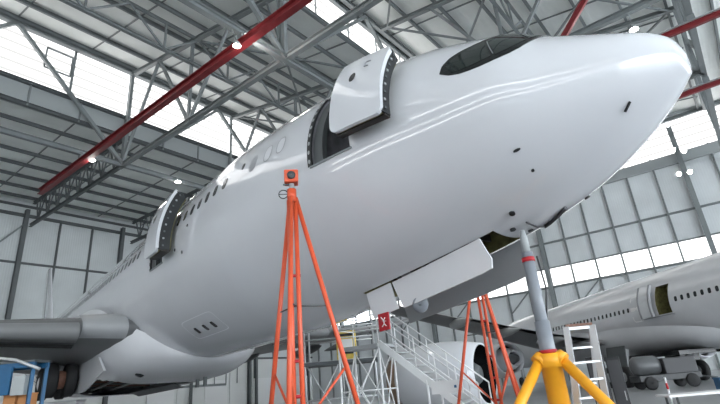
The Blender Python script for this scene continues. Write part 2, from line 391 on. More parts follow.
lamp(hit_y(237, 43, 21.4), 'small flood lamp tucked left of the large bright lamp under the red rail', .26, 100)
lamp(hit_y(92, 158, 45.2), 'flood lamp where the red rail meets the far cross truss', .34, 50, 46.6)
lamp(hit_y(178, 180, 46.0), 'flood lamp on the far cross truss just above the rear cabin door', .34, 50, 46.6)
d = c2h(*ray(633, 27)); lp0 = Vector((0, 0, CAMZ)) + d * (34.8 / d.x)
lamp(lp0, 'small white lamp showing just above the top of the nose', .3, 60, lp0.y)
for q, lab in (((673, 150), 'upper left spot lamp on the side wall column at right'), ((684, 151), 'upper right spot lamp on the side wall column at right'),
               ((679, 174), 'lower left spot lamp on the side wall column at right'), ((690, 172), 'lower right spot lamp on the side wall column at right')):
    p = at(*q, 60); d = X1 - 1.6; dr = p - Vector((0, 0, CAMZ)); p = Vector((0, 0, CAMZ)) + dr * (d / dr.x)
    o = thing('spot_lamp', lab, 'lamp', p, 0, 'spot lamps on the side wall column')
    MB().lathe(p, (-1, -.2, -.5), [(-.6, .08), (-.4, .2), (0, .3)], 18).build('lamp_housing', M['steell'], o)
    MB().lathe(p, (-1, -.2, -.5), [(-.02, .28), (.02, .02)], 18).build('lamp_lens', M['lamp'], o)
    MB().bar(p, (X1 - .8, p.y, p.z + .1), .08).build('lamp_arm', M['steel'], o)

# ------------------------------------------------------------------ airliner fuselage surface
SV = [0.0, 0.045, 0.135, 0.315, 0.63, 1.08, 1.62, 2.25, 2.97, 3.78, 4.95, 6.3, 8.1, 10.8, 38., 45., 51., 57., 62.]
PT = [-0.667, -0.427, -0.27, -0.106, 0.081, 0.346, 0.671, 1.138, 1.488, 1.848, 2.165, 2.403, 2.626, 2.757, 2.757, 2.757, 2.72, 2.5, 2.1]
PB = [-0.667, -0.936, -1.016, -1.154, -1.364, -1.631, -1.882, -2.117, -2.318, -2.47, -2.613, -2.752, -2.904, -3.1, -3.1, -2.4, -1.0, .35, 1.3]
PW = [0.0, 0.27, 0.42, 0.635, 0.91, 1.181, 1.475, 1.779, 1.973, 2.123, 2.352, 2.559, 2.759, 2.936, 2.936, 2.75, 2.1, 1.15, .35]
def pchip(S, Y):
    n = len(S); h = [S[i + 1] - S[i] for i in range(n - 1)]; d = [(Y[i + 1] - Y[i]) / h[i] for i in range(n - 1)]
    m = [d[0]] + [0.] * (n - 2) + [d[-1]]
    for i in range(1, n - 1):
        if d[i - 1] * d[i] > 0:
            w1, w2 = 2 * h[i] + h[i - 1], h[i] + 2 * h[i - 1]; m[i] = (w1 + w2) / (w1 / d[i - 1] + w2 / d[i])
    def f(s):
        s = min(max(s, S[0]), S[-1]); k = 0
        while k < n - 2 and s > S[k + 1]: k += 1
        t = (s - S[k]) / h[k]
        return (2 * t**3 - 3 * t**2 + 1) * Y[k] + (t**3 - 2 * t**2 + t) * h[k] * m[k] + (-2 * t**3 + 3 * t**2) * Y[k + 1] + (t**3 - t**2) * h[k] * m[k + 1]
    return f
class Body:
    def __init__(s, S, T, B, W): s.t, s.b, s.w = pchip(S, T), pchip(S, B), pchip(S, W); s.end = S[-1]
    def p(s, st, th, off=0.):
        t, b, w = s.t(st), s.b(st), s.w(st); th = R(th)
        q = Vector((-st, w * cos(th), (t + b) / 2 + (t - b) / 2 * sin(th)))
        if off: q += s.n(st, th) * off
        return q
    def n(s, st, th):
        e = .02; t, b, w = s.t(st), s.b(st), s.w(st)
        tt = Vector((0, -w * sin(th), (t - b) / 2 * cos(th)))
        a, c = s._q(st - e, th), s._q(st + e, th); v = tt.cross(c - a).normalized()
        o = Vector((0, cos(th), sin(th)))
        return v if v.dot(o) > 0 else -v
    def _q(s, st, th):
        st = max(st, .001); t, b, w = s.t(st), s.b(st), s.w(st); return Vector((-st, w * cos(th), (t + b) / 2 + (t - b) / 2 * sin(th)))
    def th(s, st, z, side=-1):                         # angle on the body at height z
        t, b = s.t(st), s.b(st); a = math.degrees(math.asin(max(-1, min(1, (z - (t + b) / 2) / ((t - b) / 2)))))
        return 180 - a if side < 0 else a
    def slab(s, s0, s1, t0, t1, ns, nt, a, b, rnd=0.):          # curved plate between two offsets of the skin
        mb = MB(); SS = [s0 + (s1 - s0) * i / ns for i in range(ns + 1)]; TT = [t0 + (t1 - t0) * j / nt for j in range(nt + 1)]
        
        ins = {}
        if rnd:
            SS = sorted(SS + [s0 + rnd * k for k in (.04, .15, .35, .65)] + [s1 - rnd * k for k in (.04, .15, .35, .65)]); ns = len(SS) - 1
        def tt(x):
            d = min(x - s0, s1 - x)
            if not rnd or d >= rnd: return TT
            i = (rnd - math.sqrt(max(0, rnd * rnd - (rnd - d) ** 2))) / ((s.t(x) - s.b(x)) / 2); i = math.degrees(i) * (1 if t1 > t0 else -1)
            return [t0 + i + (t1 - t0 - 2 * i) * j / nt for j in range(nt + 1)]
        G = [[[s.p(x, y, o) for y in tt(x)] for x in SS] for o in (a, b)]
        mb.grid(G[0]); mb.grid(G[1], flip=True)
        for row in ([(0, j) for j in range(nt + 1)], [(ns, j) for j in range(nt + 1)], [(i, 0) for i in range(ns + 1)], [(i, nt) for i in range(ns + 1)]):
            mb.grid([[G[0][i][j] for i, j in row], [G[1][i][j] for i, j in row]], False)
        return mb
    def blob(s, st, th, ds, dz, off=.012, pw=3.0, n=20):  # a rounded patch lying on the skin (half sizes in metres)
        mb = MB(); w = (s.t(st) - s.b(st)) / 2; dt = math.degrees(dz / w); P = []
        for k in range(n):
            a = 2 * PI * k / n; c, d = cos(a), sin(a)
            P.append((st + ds * math.copysign(abs(c)**(2 / pw), c), th + dt * math.copysign(abs(d)**(2 / pw), d)))
        vs = [s.p(st, th, off)] + [s.p(x, y, off) for x, y in P] + [s.p(x, y, -.02) for x, y in P]
        fs = [(0, 1 + k, 1 + (k + 1) % n) for k in range(n)] + [(1 + k, 1 + n + k, 1 + n + (k + 1) % n, 1 + (k + 1) % n) for k in range(n)]
        return mb.add(vs, fs)
    def ring(s, st, th, ds, dz, wd=.02, off=.008, pw=3., n=28):
        mb = MB(); w = (s.t(st) - s.b(st)) / 2; dt = math.degrees(dz / w); A, Bq = [], []
        for k in range(n + 1):
            a = 2 * PI * k / n; c, d = cos(a), sin(a); u, v = math.copysign(abs(c)**(2 / pw), c), math.copysign(abs(d)**(2 / pw), d)
            A.append(s.p(st + ds * u, th + dt * v, off)); Bq.append(s.p(st + (ds - wd) * u, th + (dt - math.degrees(wd / w)) * v, off))
        return mb.grid([A, Bq], False)
    def line(s, pts, wd=.03, off=.008, n=8):             # a thin strip along (s, th) points
        mb = MB(); Q = []
        for (a, b), (c, d) in zip(pts, pts[1:]):
            Q += [(a + (c - a) * i / n, b + (d - b) * i / n) for i in range(n)]
        Q.append(pts[-1]); P = [s.p(x, y, off) for x, y in Q]; N = [s.n(x, R(y)) for x, y in Q]; A, Bq = [], []
        for i, p in enumerate(P):
            t = (P[min(i + 1, len(P) - 1)] - P[max(i - 1, 0)]).normalized(); k = t.cross(N[i]) * (wd / 2); A.append(p + k); Bq.append(p - k)
        return mb.grid([A, Bq], False)
    def skin(s, stations, angles, holes):
        P = [[s.p(x, t) for t in angles] for x in stations]
        def skip(i, j):
            a, b = (stations[i] + stations[i + 1]) / 2, (angles[j] + angles[j + 1]) / 2 % 360
            return any(h[0] < a < h[1] and h[2] < b < h[3] for h in holes)
        return MB().grid(P, True, skip)
def merge(*L): return sorted({round(x, 4) for l in L for x in l})
def arange(a, b, d): return [a + d * i for i in range(int(round((b - a) / d)) + 1)]
fus = Body(SV, PT, PB, PW)
NOSE = Vector((8.03, -.31, 6.43)); HEAD = R(11.42); NUP = R(1.172)
air = thing('airliner', 'large unpainted white airliner on jacks filling the hangar, nose pointing right', 'airplane', NOSE)
MA = Matrix.Translation(NOSE) @ Matrix.Rotation(-HEAD - PI / 2, 4, 'Z') @ Matrix.Rotation(-NUP, 4, 'Y')
air.matrix_basis = MA
L = dict(world=False)
D1, D2 = (5.2, 6.3), (14.2, 15.3)
h1 = (D1[0], D1[1], 141.0, 185.0); h2 = (D2[0], D2[1], 148.0, 185.0); hn = (3.65, 7.3, 257.0, 283.0)
st = merge([.004, .015, .03, .045, .07, .1, .14, .19, .25, .32, .4, .5], arange(.6, 11, .15), arange(11, 61.5, .5), [62.], D1, D2, [3.65, 7.3])
an = merge(arange(0, 360, 2.5), [141, 185, 148, 257, 283])
fo = fus.skin(st, an, [h1, h2, hn]).build('fuselage', M['white'], air, **L)
MB().grid([[fus.p(.004, t) for t in an], [Vector((0, 0, -.667))] * len(an)]).build('nose_cap', M['white'], fo, **L)
MB().grid([[fus.p(62., t) for t in an], [Vector((-62.2, 0, 1.7))] * len(an)]).build('tail_cone', M['white'], fo, **L)

# open cabin doors on the near side
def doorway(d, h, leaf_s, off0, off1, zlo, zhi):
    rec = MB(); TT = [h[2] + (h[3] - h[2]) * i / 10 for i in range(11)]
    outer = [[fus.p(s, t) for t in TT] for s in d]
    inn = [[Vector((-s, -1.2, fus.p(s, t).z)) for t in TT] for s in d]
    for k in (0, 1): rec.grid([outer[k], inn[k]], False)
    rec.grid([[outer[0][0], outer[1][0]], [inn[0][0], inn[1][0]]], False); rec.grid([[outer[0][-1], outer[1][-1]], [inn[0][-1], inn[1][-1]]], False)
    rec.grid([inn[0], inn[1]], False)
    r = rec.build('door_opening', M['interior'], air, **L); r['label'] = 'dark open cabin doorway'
    # the black sealing rim with its row of fittings
    rim = MB()
    fus.slab(d[1] - .02, d[1] + .1, h[2], h[3], 1, 10, -.03, .012).build('door_rim', M['blackp'], r, **L)
    fus.slab(d[1] - .28, d[1] - .02, h[2], h[3], 1, 10, -.22, -.08).build('door_jamb', M['steeld'], r, **L)
    for i in range(9):
        t = h[2] + (h[3] - h[2]) * (i + .5) / 9
        fus.blob(d[1] + .04, t, .03, .05, .02, 2, 8).build('stop_fitting', M['steell'], r, **L)
    fus.slab(d[0] - .04, d[1] + .04, h[3], h[3] + 1.0, 6, 1, -.05, .02).build('sill', M['steel'], r, **L)
    MB().box((-(d[0] + d[1]) / 2, -1.6, -.1), (.5, .25, .5)).build('jump_seat', M['blackp'], r, **L)
    # leaf, swung out and forward
    a, b = leaf_s; t0, t1 = fus.th((a + b) / 2, zhi), fus.th((a + b) / 2, zlo)
    lf = fus.slab(a, b, t0, t1, 8, 16, off1 - .09, off1, .14).build('door_leaf', M['white'], air, **L); lf['label'] = 'white cabin door swung open'
    fus.slab(a + .05, b - .06, t0 + 1, t1 - .5, 6, 14, off0, off1 - .09, .1).build('door_structure', M['primer'], lf, **L)
    fus.slab(a + .012, a + .05, t0 + 1, t1 - 1, 1, 14, off0 + .04, off1 - .07).build('edge_member', M['blackp'], lf, **L)
    fus.slab(a + .03, b - .03, t1 - .9, t1 - .1, 6, 1, off0 + .03, off1 - .16).build('bottom_member', M['cavity'], lf, **L)
    for i in range(9):
        t = t0 + (t1 - t0) * (i + .6) / 9.4
        p = fus.p(a + .01, t, (off0 + off1) / 2 + .02)
        MB().box(p, (.04, .05, .05)).build('latch', M['lightgrey' if i % 2 else 'steeld'], lf, **L)
    w = (fus.t(a) - fus.b(a)) / 2
    tw = fus.th((a + b) / 2, .62)
    mb = MB(); n = 16; cs = (a + b) / 2 + .12; P = [(cs + .075 * cos(2 * PI * k / n), tw + 2.6 * sin(2 * PI * k / n)) for k in range(n)]
    mb.add([fus.p(x, y, off1 + .008) for x, y in P], [tuple(range(n))]).build('door_window', M['window'], lf, **L)
    hd = MB(); hs = (a + b) / 2 - .12
    for u, v, x, y in ((hs, 4, hs, 7), (hs, 4, hs - .1, 3.6), (hs - .02, 7, hs - .12, 6.7)):
        hd.bar(fus.p(u, tw - v, off1 + .01), fus.p(x, tw - y, off1 + .01), .018)
    hd.build('door_handle', M['seam'], lf, **L)
    arm = MB(); s_ = b - .1
    arm.tube([fus.p(d[0] + .25, fus.th(d[0], .45), -.3), fus.p(d[0] + .05, fus.th(d[0], .5), .1), fus.p(s_ - .2, fus.th(s_, .5), off0)], .06, 8)
    arm.build('hinge_arm', M['blackp'], lf, **L)
    return lf
doorway(D1, h1, (4.05, 5.24), .14, .50, -.32, 1.14)
doorway(D2, h2, (13.05, 14.1), .12, .58, -.40, 1.38)

# cockpit glazing mask: pairs (lower edge, upper edge) from the aft tip to the centre line
PAIRS = [((3.12, 163.), (3.12, 163.)), ((2.95, 165.8), (3.09, 157.4)), ((2.74, 167.1), (2.97, 151.3)), ((2.56, 166.8), (2.81, 146.5)), ((2.40, 165.9), (2.65, 142.8)),
         ((2.24, 164.), (2.51, 138.5)), ((2.09, 161.1), (2.38, 133.)), ((1.95, 157.), (2.30, 126.)), ((1.83, 151.1), (2.25, 118.)), ((1.72, 141.4), (2.22, 110.)),
         ((1.66, 132.4), (2.20, 102.)), ((1.62, 112.), (2.2, 96.)), ((1.6, 90.), (2.2, 90.))]
def maskpt(u, v, off, side):
    u = min(max(u, 0), len(PAIRS) - 1); k = min(int(u), len(PAIRS) - 2); f = u - k
    lo = [PAIRS[k][0][i] * (1 - f) + PAIRS[k + 1][0][i] * f for i in (0, 1)]; up = [PAIRS[k][1][i] * (1 - f) + PAIRS[k + 1][1][i] * f for i in (0, 1)]
    s, t = lo[0] * (1 - v) + up[0] * v, lo[1] * (1 - v) + up[1] * v
    if side > 0: t = 180 - t
    return fus.p(s, t, off)
for side in (-1, 1):
    mk = MB(); U = [i * .25 for i in range(49)]; V = [j / 12 for j in range(13)]
    G = [[maskpt(u, v, .014, side) for v in V] for u in U]; mk.grid(G)
    for e in (0, 12): mk.grid([[g[e] for g in G], [maskpt(u, e / 12, -.02, side) for u in U]], False)
    ms = mk.build('cockpit_mask', M['black'], air, **L); ms['label'] = 'black cockpit window surround'
    for u0, u1, v0, v1 in ((1.3, 5.4, .14, .84), (5.8, 9.0, .12, .85), (9.3, 11.85, .12, .85)):
        pn = MB(); pn.grid([[maskpt(u0 + (u1 - u0) * i / 12, v0 + (v1 - v0) * j / 6, .02, side) for j in range(7)] for i in range(13)])
        pn.build('cockpit_pane', M['glass'], ms, **L)
    pn = MB(); pn.grid([[maskpt(5.62 + .1 * i, .16 + .62 * j / 6, .022, side) for j in range(7)] for i in range(2)])
    pn.build('window_post', M['steel'], ms, **L)
# cabin windows, near side
for s in [9.95 + .5326 * i for i in range(7)] + [17.1 + .5326 * i for i in range(38)]:
    fus.blob(s, fus.th(s, .62), .105, .17, .01, 3).build('cabin_window', M['window'], air, **L)
for s, fill in ((7.42, 'plug'), (7.93, 'plug'), (8.56, 'seam'), (9.09, 'window')):
    z = .64 if s < 9 else .78; dz = .21 if s < 9 else .1
    w = fus.blob(s, fus.th(s, z), .13 if s < 9 else .06, dz, .008, 2.6).build('plugged_window', M[fill], air, **L)
    if s < 9: fus.ring(s, fus.th(s, z), .16, dz + .03, .022, .011, 2.6).build('window_ring', M['seam'], w, **L)
for s, z in ((12.55, -.56), (13.08, -.35), (12.2, .15)):
    fus.blob(s, fus.th(s, z), .05, .05, .01, 2).build('drain_port', M['window'], air, **L)
for s, t, a, b in ((14.15, 234.3, .09, .13), (13.53, 234.4, .09, .13), (12.96, 234.4, .09, .13)):
    fus.blob(s, t, a, b, .01, 4).build('vent_port', M['window'], air, **L)
fus.ring(13.55, 233.2, 1.15, .42, .025, .006, 8).build('access_panel', M['plug'], air, **L)
for s, t, a, b in ((2.33, 221.0, .06, .022), (2.33, 235.6, .025, .02), (3.11, 252.3, .05, .055), (3.41, 264.5, .055, .05), (3.34, 278.3, .05, .06), (2.3, 290.9, .05, .05)):
    fus.blob(s, t, a, b, .03, 2).build('air_data_probe', M['blackp'], air, **L)
MB().bar(fus.p(.78, 231.5, .03), fus.p(.9, 236.5, .03), .025, .03).build('pitot_slot', M['blackp'], air, **L)
ho = MB(); ho.tube([fus.p(s, t, .03) for s, t in ((2.55, 277.), (2.8, 281), (3.05, 285), (3.2, 286.5))], .035, 8)
ho.tube([fus.p(s, t, .03) for s, t in ((3.2, 286.5), (3.17, 277), (3.12, 264.4))], .018, 8)
ho.build('drain_mast', M['hose'], air, **L)

# nose gear bay with its doors
bay = MB(); YB = [.48, .6]
TT = [257 + 26 * i / 8 for i in range(9)]; SSb = [3.65 + 3.65 * i / 10 for i in range(11)]
for t in (257, 283): bay.grid([[fus.p(s, t) for s in SSb], [fus.p(s, t) + Vector((0, 0, 1.1)) for s in SSb]], False)
for s in (3.65, 7.3): bay.grid([[fus.p(s, t) for t in TT], [Vector((-s, fus.p(s, t).y, fus.p(s, 257).z + 1.1)) for t in TT]], False)
bay.grid([[Vector((-s, y, fus.p(s, 257).z + 1.1)) for s in SSb] for y in (-.6, .6)], False)
bo = bay.build('nose_gear_bay', M['primer'], air, **L)
for i in range(7):
    s = 3.9 + .5 * i
    MB().bar(Vector((-s, -.5, fus.b(s) + .35)), Vector((-s, .5, fus.b(s) + .35)), .07, .14).build('bay_frame', M['cavity'], bo, **L)
def hung(name, s0, s1, yh, zdrop, ylow, m, sh=0., label=None, cut=.12):
    mb = MB(); rows = []
    for t in (0, .012):
        rows.append([[Vector((-(s0 + (s1 - s0) * i / 8) + sh * j / 6, (yh + (ylow - yh) * j / 6) + (1 if yh < 0 else -1) * t * 3,
                     fus.b(s0 + (s1 - s0) * i / 8) + .04 - zdrop * j / 6 - .03 * sin(PI * j / 6))) for j in range(7)] for i in range(9)])
    a, b = rows
    # clipped lower front corner
    for g in rows:
        for j in range(5, 7):
            g[0][j] += Vector((-cut * (j - 4) / 2, 0, 0))
    mb.grid(a); mb.grid(b, flip=True)
    for k in (0, 8): mb.grid([a[k], b[k]], False)
    for j in (0, 6): mb.grid([[r[j] for r in a], [r[j] for r in b]], False)
    o = mb.build(name, m, air, **L)
    if label: o['label'] = label
    return o
hung('nose_gear_door', 3.95, 6.4, -.52, .6, -.5, M['white2'], .25, 'long white nose gear door hanging open on the near side')
sd = hung('nose_gear_door', 6.44, 7.25, -.55, .58, -.5, M['white2'], .12, 'short white rear nose gear door', 0)
hung('nose_gear_door', 3.7, 7.2, .55, .68, .62, M['doorgrey'], .1, 'far side nose gear door, greyed for shade', .1)  # shade on the far door is put into its grey
# red warning placard tied to the short door
pl = MB().box((-6.68, -.62, -3.52), (.33, .03, .36)).build('warning_placard', M['redflag'], sd, **L); pl['label'] = 'red warning placard with a white mark'
wm = MB(); wy = -.64
for a, b in (((-6.74, -3.42), (-6.66, -3.5)), ((-6.62, -3.44), (-6.66, -3.5)), ((-6.66, -3.5), (-6.66, -3.57)), ((-6.66, -3.57), (-6.73, -3.62)), ((-6.66, -3.57), (-6.6, -3.62)), ((-6.7, -3.5), (-6.6, -3.52))):
    wm.bar((a[0], wy, a[1]), (b[0], wy, b[1]), .03, .012)
wm.build('placard_mark', M['whiteplain'], pl, **L)
# nose gear leg folded in the bay, taxi light showing behind the door
ng = MB().tube([(-6.9, 0, -2.0), (-6.2, 0, -2.75), (-5.7, 0, -3.0)], .11, 12).build('nose_gear_leg', M['lightgrey'], air, **L)
MB().lathe((-5.75, -.42, -3.33), (.35, -.85, -.3), [(-.25, .05), (-.2, .12), (0, .17), (.03, .16), (.02, .02)], 20).build('taxi_light', M['jack'], ng, **L)
MB().tube([(-6.9, -.25, -2.1), (-5.75, -.4, -3.2)], .04, 8).build('drag_stay', M['steeld'], ng, **L)
for y in (-.2, .2):
    MB().lathe((-5.0, y - .12, -2.35), (0, 1, 0), [(0, .2), (0, .44), (.04, .5), (.2, .5), (.24, .44), (.24, .2)], 28).build('nose_wheel', M['rubber'], ng, **L)

# belly fairing
FS = [16.7, 17.0, 17.5, 18.2, 19.2, 20.5, 22, 24, 27, 30, 32, 34, 35.5, 36.5]
FT = [-2.9, -2.6, -2.2, -1.75, -1.25, -.75, -.55, -.5, -.5, -.6, -.9, -1.5, -2.3, -2.9]
FB = [-3.05, -3.22, -3.36, -3.48, -3.56, -3.62, -3.65, -3.66, -3.66, -3.6, -3.5, -3.35, -3.2, -3.1]
FW = [.6, 1.35, 2.05, 2.62, 3.02, 3.25, 3.32, 3.34, 3.3, 3.15, 3.0, 2.5, 1.5, .5]
ft, fb, fw = pchip(FS, FT), pchip(FS, FB), pchip(FS, FW)
def fair(s, a):                                        # a 0..180: starboard top edge round the belly to port
    c, d = cos(R(a)), sin(R(a)); e = 2 / (2.5 + 1.3 * min(1, max(0, (s - 17.6) / 2.5)))
    return Vector((-s, -fw(s) * math.copysign(abs(c)**e, c), ft(s) + (fb(s) - ft(s)) * abs(d)**e))
fss = merge([16.7, 16.78, 16.9], arange(17.0, 36.5, .25)); fan = arange(0, 180, 4)
FH = (21.0, 28.0, 44., 96.)
fm = MB().grid([[fair(s, a) for a in fan] for s in fss], True, lambda i, j: FH[0] <= (fss[i] + fss[i + 1]) / 2 <= FH[1] and (FH[2] + max(0, 22.5 - fss[i]) * 14) <= (fan[j] + fan[j + 1]) / 2 <= FH[3])
for s in (16.7,): fm.add([fair(s, a) for a in fan] , [tuple(range(len(fan)))])
fr = fm.build('belly_fairing', M['white2'], air, **L)
# dark edge line where the fairing meets the skin
sl = MB(); A_, B_ = [], []
pts = [(16.75, 283), (16.68, 270), (16.7, 262), (16.95, 247), (17.5, 232), (18.3, 214), (19.4, 201), (20.6, 189.5), (22.0, 185.5), (24, 184.5)]
fus.line(pts, .05, .012, 8).build('fairing_seam', M['seam'], air, **L)
p = fair(19.2, 62); MB().lathe(p + Vector((0, .05, .03)), (0, -.5, -1), [(0, .2), (.09, .12), (.1, .01)], 16).build('outlet', M['window'], fr, **L)
# main wheel well
wb = MB().box((-24.5, -.9, -2.3), (7.6, 3.9, 1.5))
well = wb.build('wheel_well', M['cavity'], fr, **L)
for i in range(7):
    MB().bar((-21.4 - i * 1.05, -2.6, -3.12), (-21.4 - i * 1.05, .9, -3.3), .14, .2).build('well_frame', M['gearbrown' if i % 2 else 'steeld'], well, **L)
MB().tube([(-21.2, -1.9, -3.3), (-28, -1.5, -3.35)], .06, 8).build('well_pipe', M['steel'], well, **L)
MB().tube([(-21.2, -.9, -3.35), (-28, -.6, -3.4)], .05, 8).build('well_pipe', M['lightgrey'], well, **L)
MB().add([(-21.5, .3, -3.66), (-27.8, .3, -3.62), (-27.8, .75, -3.82), (-21.5, .75, -3.84), (-21.5, .34, -3.64), (-27.8, .34, -3.6), (-27.8, .79, -3.8), (-21.5, .79, -3.82)],
         [(0, 1, 2, 3), (7, 6, 5, 4), (0, 4, 5, 1), (1, 5, 6, 2), (2, 6, 7, 3), (3, 7, 4, 0)]).build('main_gear_door', M['greyp'], fr, **L)
for s in (20.4, 19.6): MB().box((-s, .9, -3.75), (.12, .12, .35)).build('drain_tube', M['steeld'], fr, **L)
sp = [(-19.2, -3.2), (-22.2, -3.72), (-27.0, -3.72), (-27.0, -2.6), (-20.2, -2.6)]
MB().add([(x, -3.12, z) for x, z in sp] + [(x, -3.04, z) for x, z in sp], [(0, 1, 2, 3, 4), (9, 8, 7, 6, 5)] + [(k, k + 5, (k + 1) % 5 + 5, (k + 1) % 5) for k in range(5)]).build('main_gear_door', M['white2'], fr, **L)
# main gear leg with bogie
gl_ = MB().tube([(-24.0, -3.76, -1.6), (-24.2, -3.76, -2.7), (-24.3, -3.76, -3.1)], [.26, .22, .18], 14).build('main_gear_leg', M['lightgrey'], air, **L)
MB().tube([(-23.4, -3.76, -3.16), (-25.2, -3.76, -3.12)], .14, 10).build('bogie_beam', M['steeld'], gl_, **L)
for x in (-23.4, -25.1):
    for y in (-4.1, -3.42):
        MB().lathe((x, y - .2, -3.12), (0, 1, 0), [(0, .3), (0, .58), (.06, .68), (.34, .68), (.4, .58), (.4, .3)], 32).build('main_wheel', M['rubber'], gl_, **L)
        hb = MB().lathe((x, y - .22, -3.12), (0, 1, 0), [(.02, .02), (0, .12), (.06, .32), (.38, .32), (.44, .12), (.42, .02)], 20).build('wheel_hub', M['whiteplain'], gl_, **L)
    MB().lathe((x, -3.96, -3.12), (0, 1, 0), [(0, .05), (0, .36), (.4, .36), (.4, .05)], 24).build('brake_pack', M['gearbrown'], gl_, **L)
MB().tube([(-23.8, -3.1, -2.4), (-24.2, -3.7, -2.9)], .08, 8).build('side_stay', M['steel'], gl_, **L)

# wings
def aerofoil(ch, th, n=14):
    up, lo = [], []
    for i in range(n + 1):
        x = (1 - cos(PI * i / n)) / 2; t = 5 * th * (.2969 * x**.5 - .126 * x - .3516 * x * x + .2843 * x**3 - .1036 * x**4)
        c = .02 * (1 - (2 * x - .8)**2)
        up.append((x * ch, (t + c) * ch)); lo.append((x * ch, (-t + c) * ch))
    return up[::-1] + lo[1:]
def wing(stations, side, n=14):                         # stations: (span, s_le, chord, z, thickness, twist)
    mb = MB(); G = []
    for y, s, ch, z, th, tw in stations:
        G.append([Vector((-(s + x * cos(tw) + h * sin(tw)), side * y, z + h * cos(tw) - x * sin(tw))) for x, h in aerofoil(ch, th, n)])
    mb.grid(G, True); mb.add(G[-1], [tuple(range(len(G[-1])))]); return mb
def wst(y):                                             # main wing geometry at span y
    y0, y1, y2 = 2.6, 9.4, 29.
    s = 18.0 + (y - y0) * .60; z = -1.9 + (y - y0) * .085 + max(0, y - 9) ** 2 * .004
    ch = 10.6 + (7.0 - 10.6) * min(1, (y - y0) / (y1 - y0)) if y < y1 else 7.0 + (2.4 - 7.0) * (y - y1) / (y2 - y1)
    th = .14 - .04 * min(1, (y - y0) / 10); return (y, s, ch, z, th, R(3.5) - R(3) * min(1, (y - y0) / 15))
for side in (-1, 1):
    w = wing([wst(y) for y in (2.2, 2.6, 3.4, 4.5, 6, 8, 9.4, 12, 16, 20, 25, 29)], side).build('wing', M['greyp'], air, **L)
    w['label'] = 'grey wing on the near side' if side < 0 else 'grey wing on the far side'
    lp_ = MB(); G = []
    for y in (2.7, 3.2, 3.7, 4.05):
        yy, s, ch, z, th, tw = wst(y); q = [p_ for p_ in aerofoil(ch, th, 28) if p_[0] < ch * .16]
        G.append([Vector((-(s - .02 + x * 1.0), side * y, z + h * 1.03)) for x, h in q])
    lp_.grid(G); lp_.build('leading_edge', M['doorgrey'], w, **L)
    # slats drooped ahead of the leading edge
    for ya, yb in ((4.15, 9.0), (10.0, 15.5), (15.7, 21), (21.2, 27)):
        sm = MB(); G = []
        for k in range(5):
            y = ya + (yb - ya) * k / 4; yy, s, ch, z, th, tw = wst(y)
            prof = [(.14, .055), (.07, .052), (.02, .035), (0, .008), (.01, -.012), (.05, -.03), (.055, -.01), (.09, .03)]
            G.append([Vector((-(s - .03 * ch + x * ch), side * y, z - .016 * ch + h * ch)) for x, h in prof] + [Vector((-(s - .03 * ch + .14 * ch), side * y, z - .016 * ch + .055 * ch))])
        sm.grid(G); sm.add(G[0], [tuple(range(9))]); sm.add(G[-1], [tuple(range(9))])
        sm.build('slat', M['slat'], w, **L)
        MB().grid([[Vector((-(wst(y)[1] + .05 * wst(y)[2]), side * y, wst(y)[3] - .048 * wst(y)[2])), Vector((-(wst(y)[1] + .085 * wst(y)[2]), side * y, wst(y)[3] - .058 * wst(y)[2]))] for y in (ya, (ya + yb) / 2, yb)], False).build('slat_gap_shade', M['black'], w, **L)  # black strip standing for the shade in the slot behind the slat
    for y in (6.5, 12.5, 18):
        yy, s, ch, z, th, tw = wst(y)
        MB().lathe((-(s + ch * .55), side * y, z - .45), (-1, 0, -.06), [(0, .02), (.5, .2), (1.4, .3), (3, .26), (4.2, .12), (4.8, .01)], 14).build('flap_fairing', M['greyp'], w, **L)
# tail surfaces
fin = MB(); G = []
for z, s, ch, th in ((2.3, 51.5, 7.6, .1), (6, 54.6, 5.6, .1), (11.0, 58.8, 3.1, .09)):
    af = aerofoil(ch, th); G.append([Vector((-(s + x), (h - .02 * ch * (1 - (2 * x / ch - .8)**2)) * 1., z)) for x, h in af])
fin.grid(G); fin.add(G[-1], [tuple(range(len(G[-1])))])
fin.build('tail_fin', M['white'], air, **L)
for side in (-1, 1):
    wing([(.5, 54.5, 5.2, .9, .1, 0), (9.5, 60.2, 2.0, 1.8, .09, 0)], side).build('tailplane', M['white2'], air, **L)

# ------------------------------------------------------------------ jack under the nose
def Lw(x, y, z): return MA @ Vector((x, y, z))
jt = Lw(-3.35, 0, fus.b(3.35)); JX, JY = jt.x, jt.y
jk = thing('aircraft_jack', 'tall jack with grey ram and yellow tripod base under the nose', 'jack', (JX, JY, 0))
MB().tube([(JX, JY, 1.7), (JX, JY, jt.z - .45)], .105, 20).build('ram', M['jack'], jk)
MB().tube([(JX, JY, 1.4), (JX, JY, 2.3)], .13, 20).build('ram_sleeve', M['jack'], jk)
MB().tube([(JX, JY, jt.z - .46), (JX, JY, jt.z - .2), (JX, JY, jt.z - .03)], [.07, .07, .045], 16).build('ram_head', M['steell'], jk)
MB().tube([(JX, JY, jt.z - .62), (JX, JY, jt.z - .54)], .115, 18).build('lock_collar', M['redflag'], jk)
MB().lathe((JX, JY, .25), (0, 0, 1), [(0, .17), (1.3, .17), (1.3, .24), (1.52, .24), (1.52, .12)], 24).build('jack_body', M['yellow'], jk)
MB().tube([(JX, JY, 1.77), (JX, JY, 1.83)], .15, 20).build('collar', M['redflag'], jk)
cd = Vector((-JX, -JY, 0)).normalized()
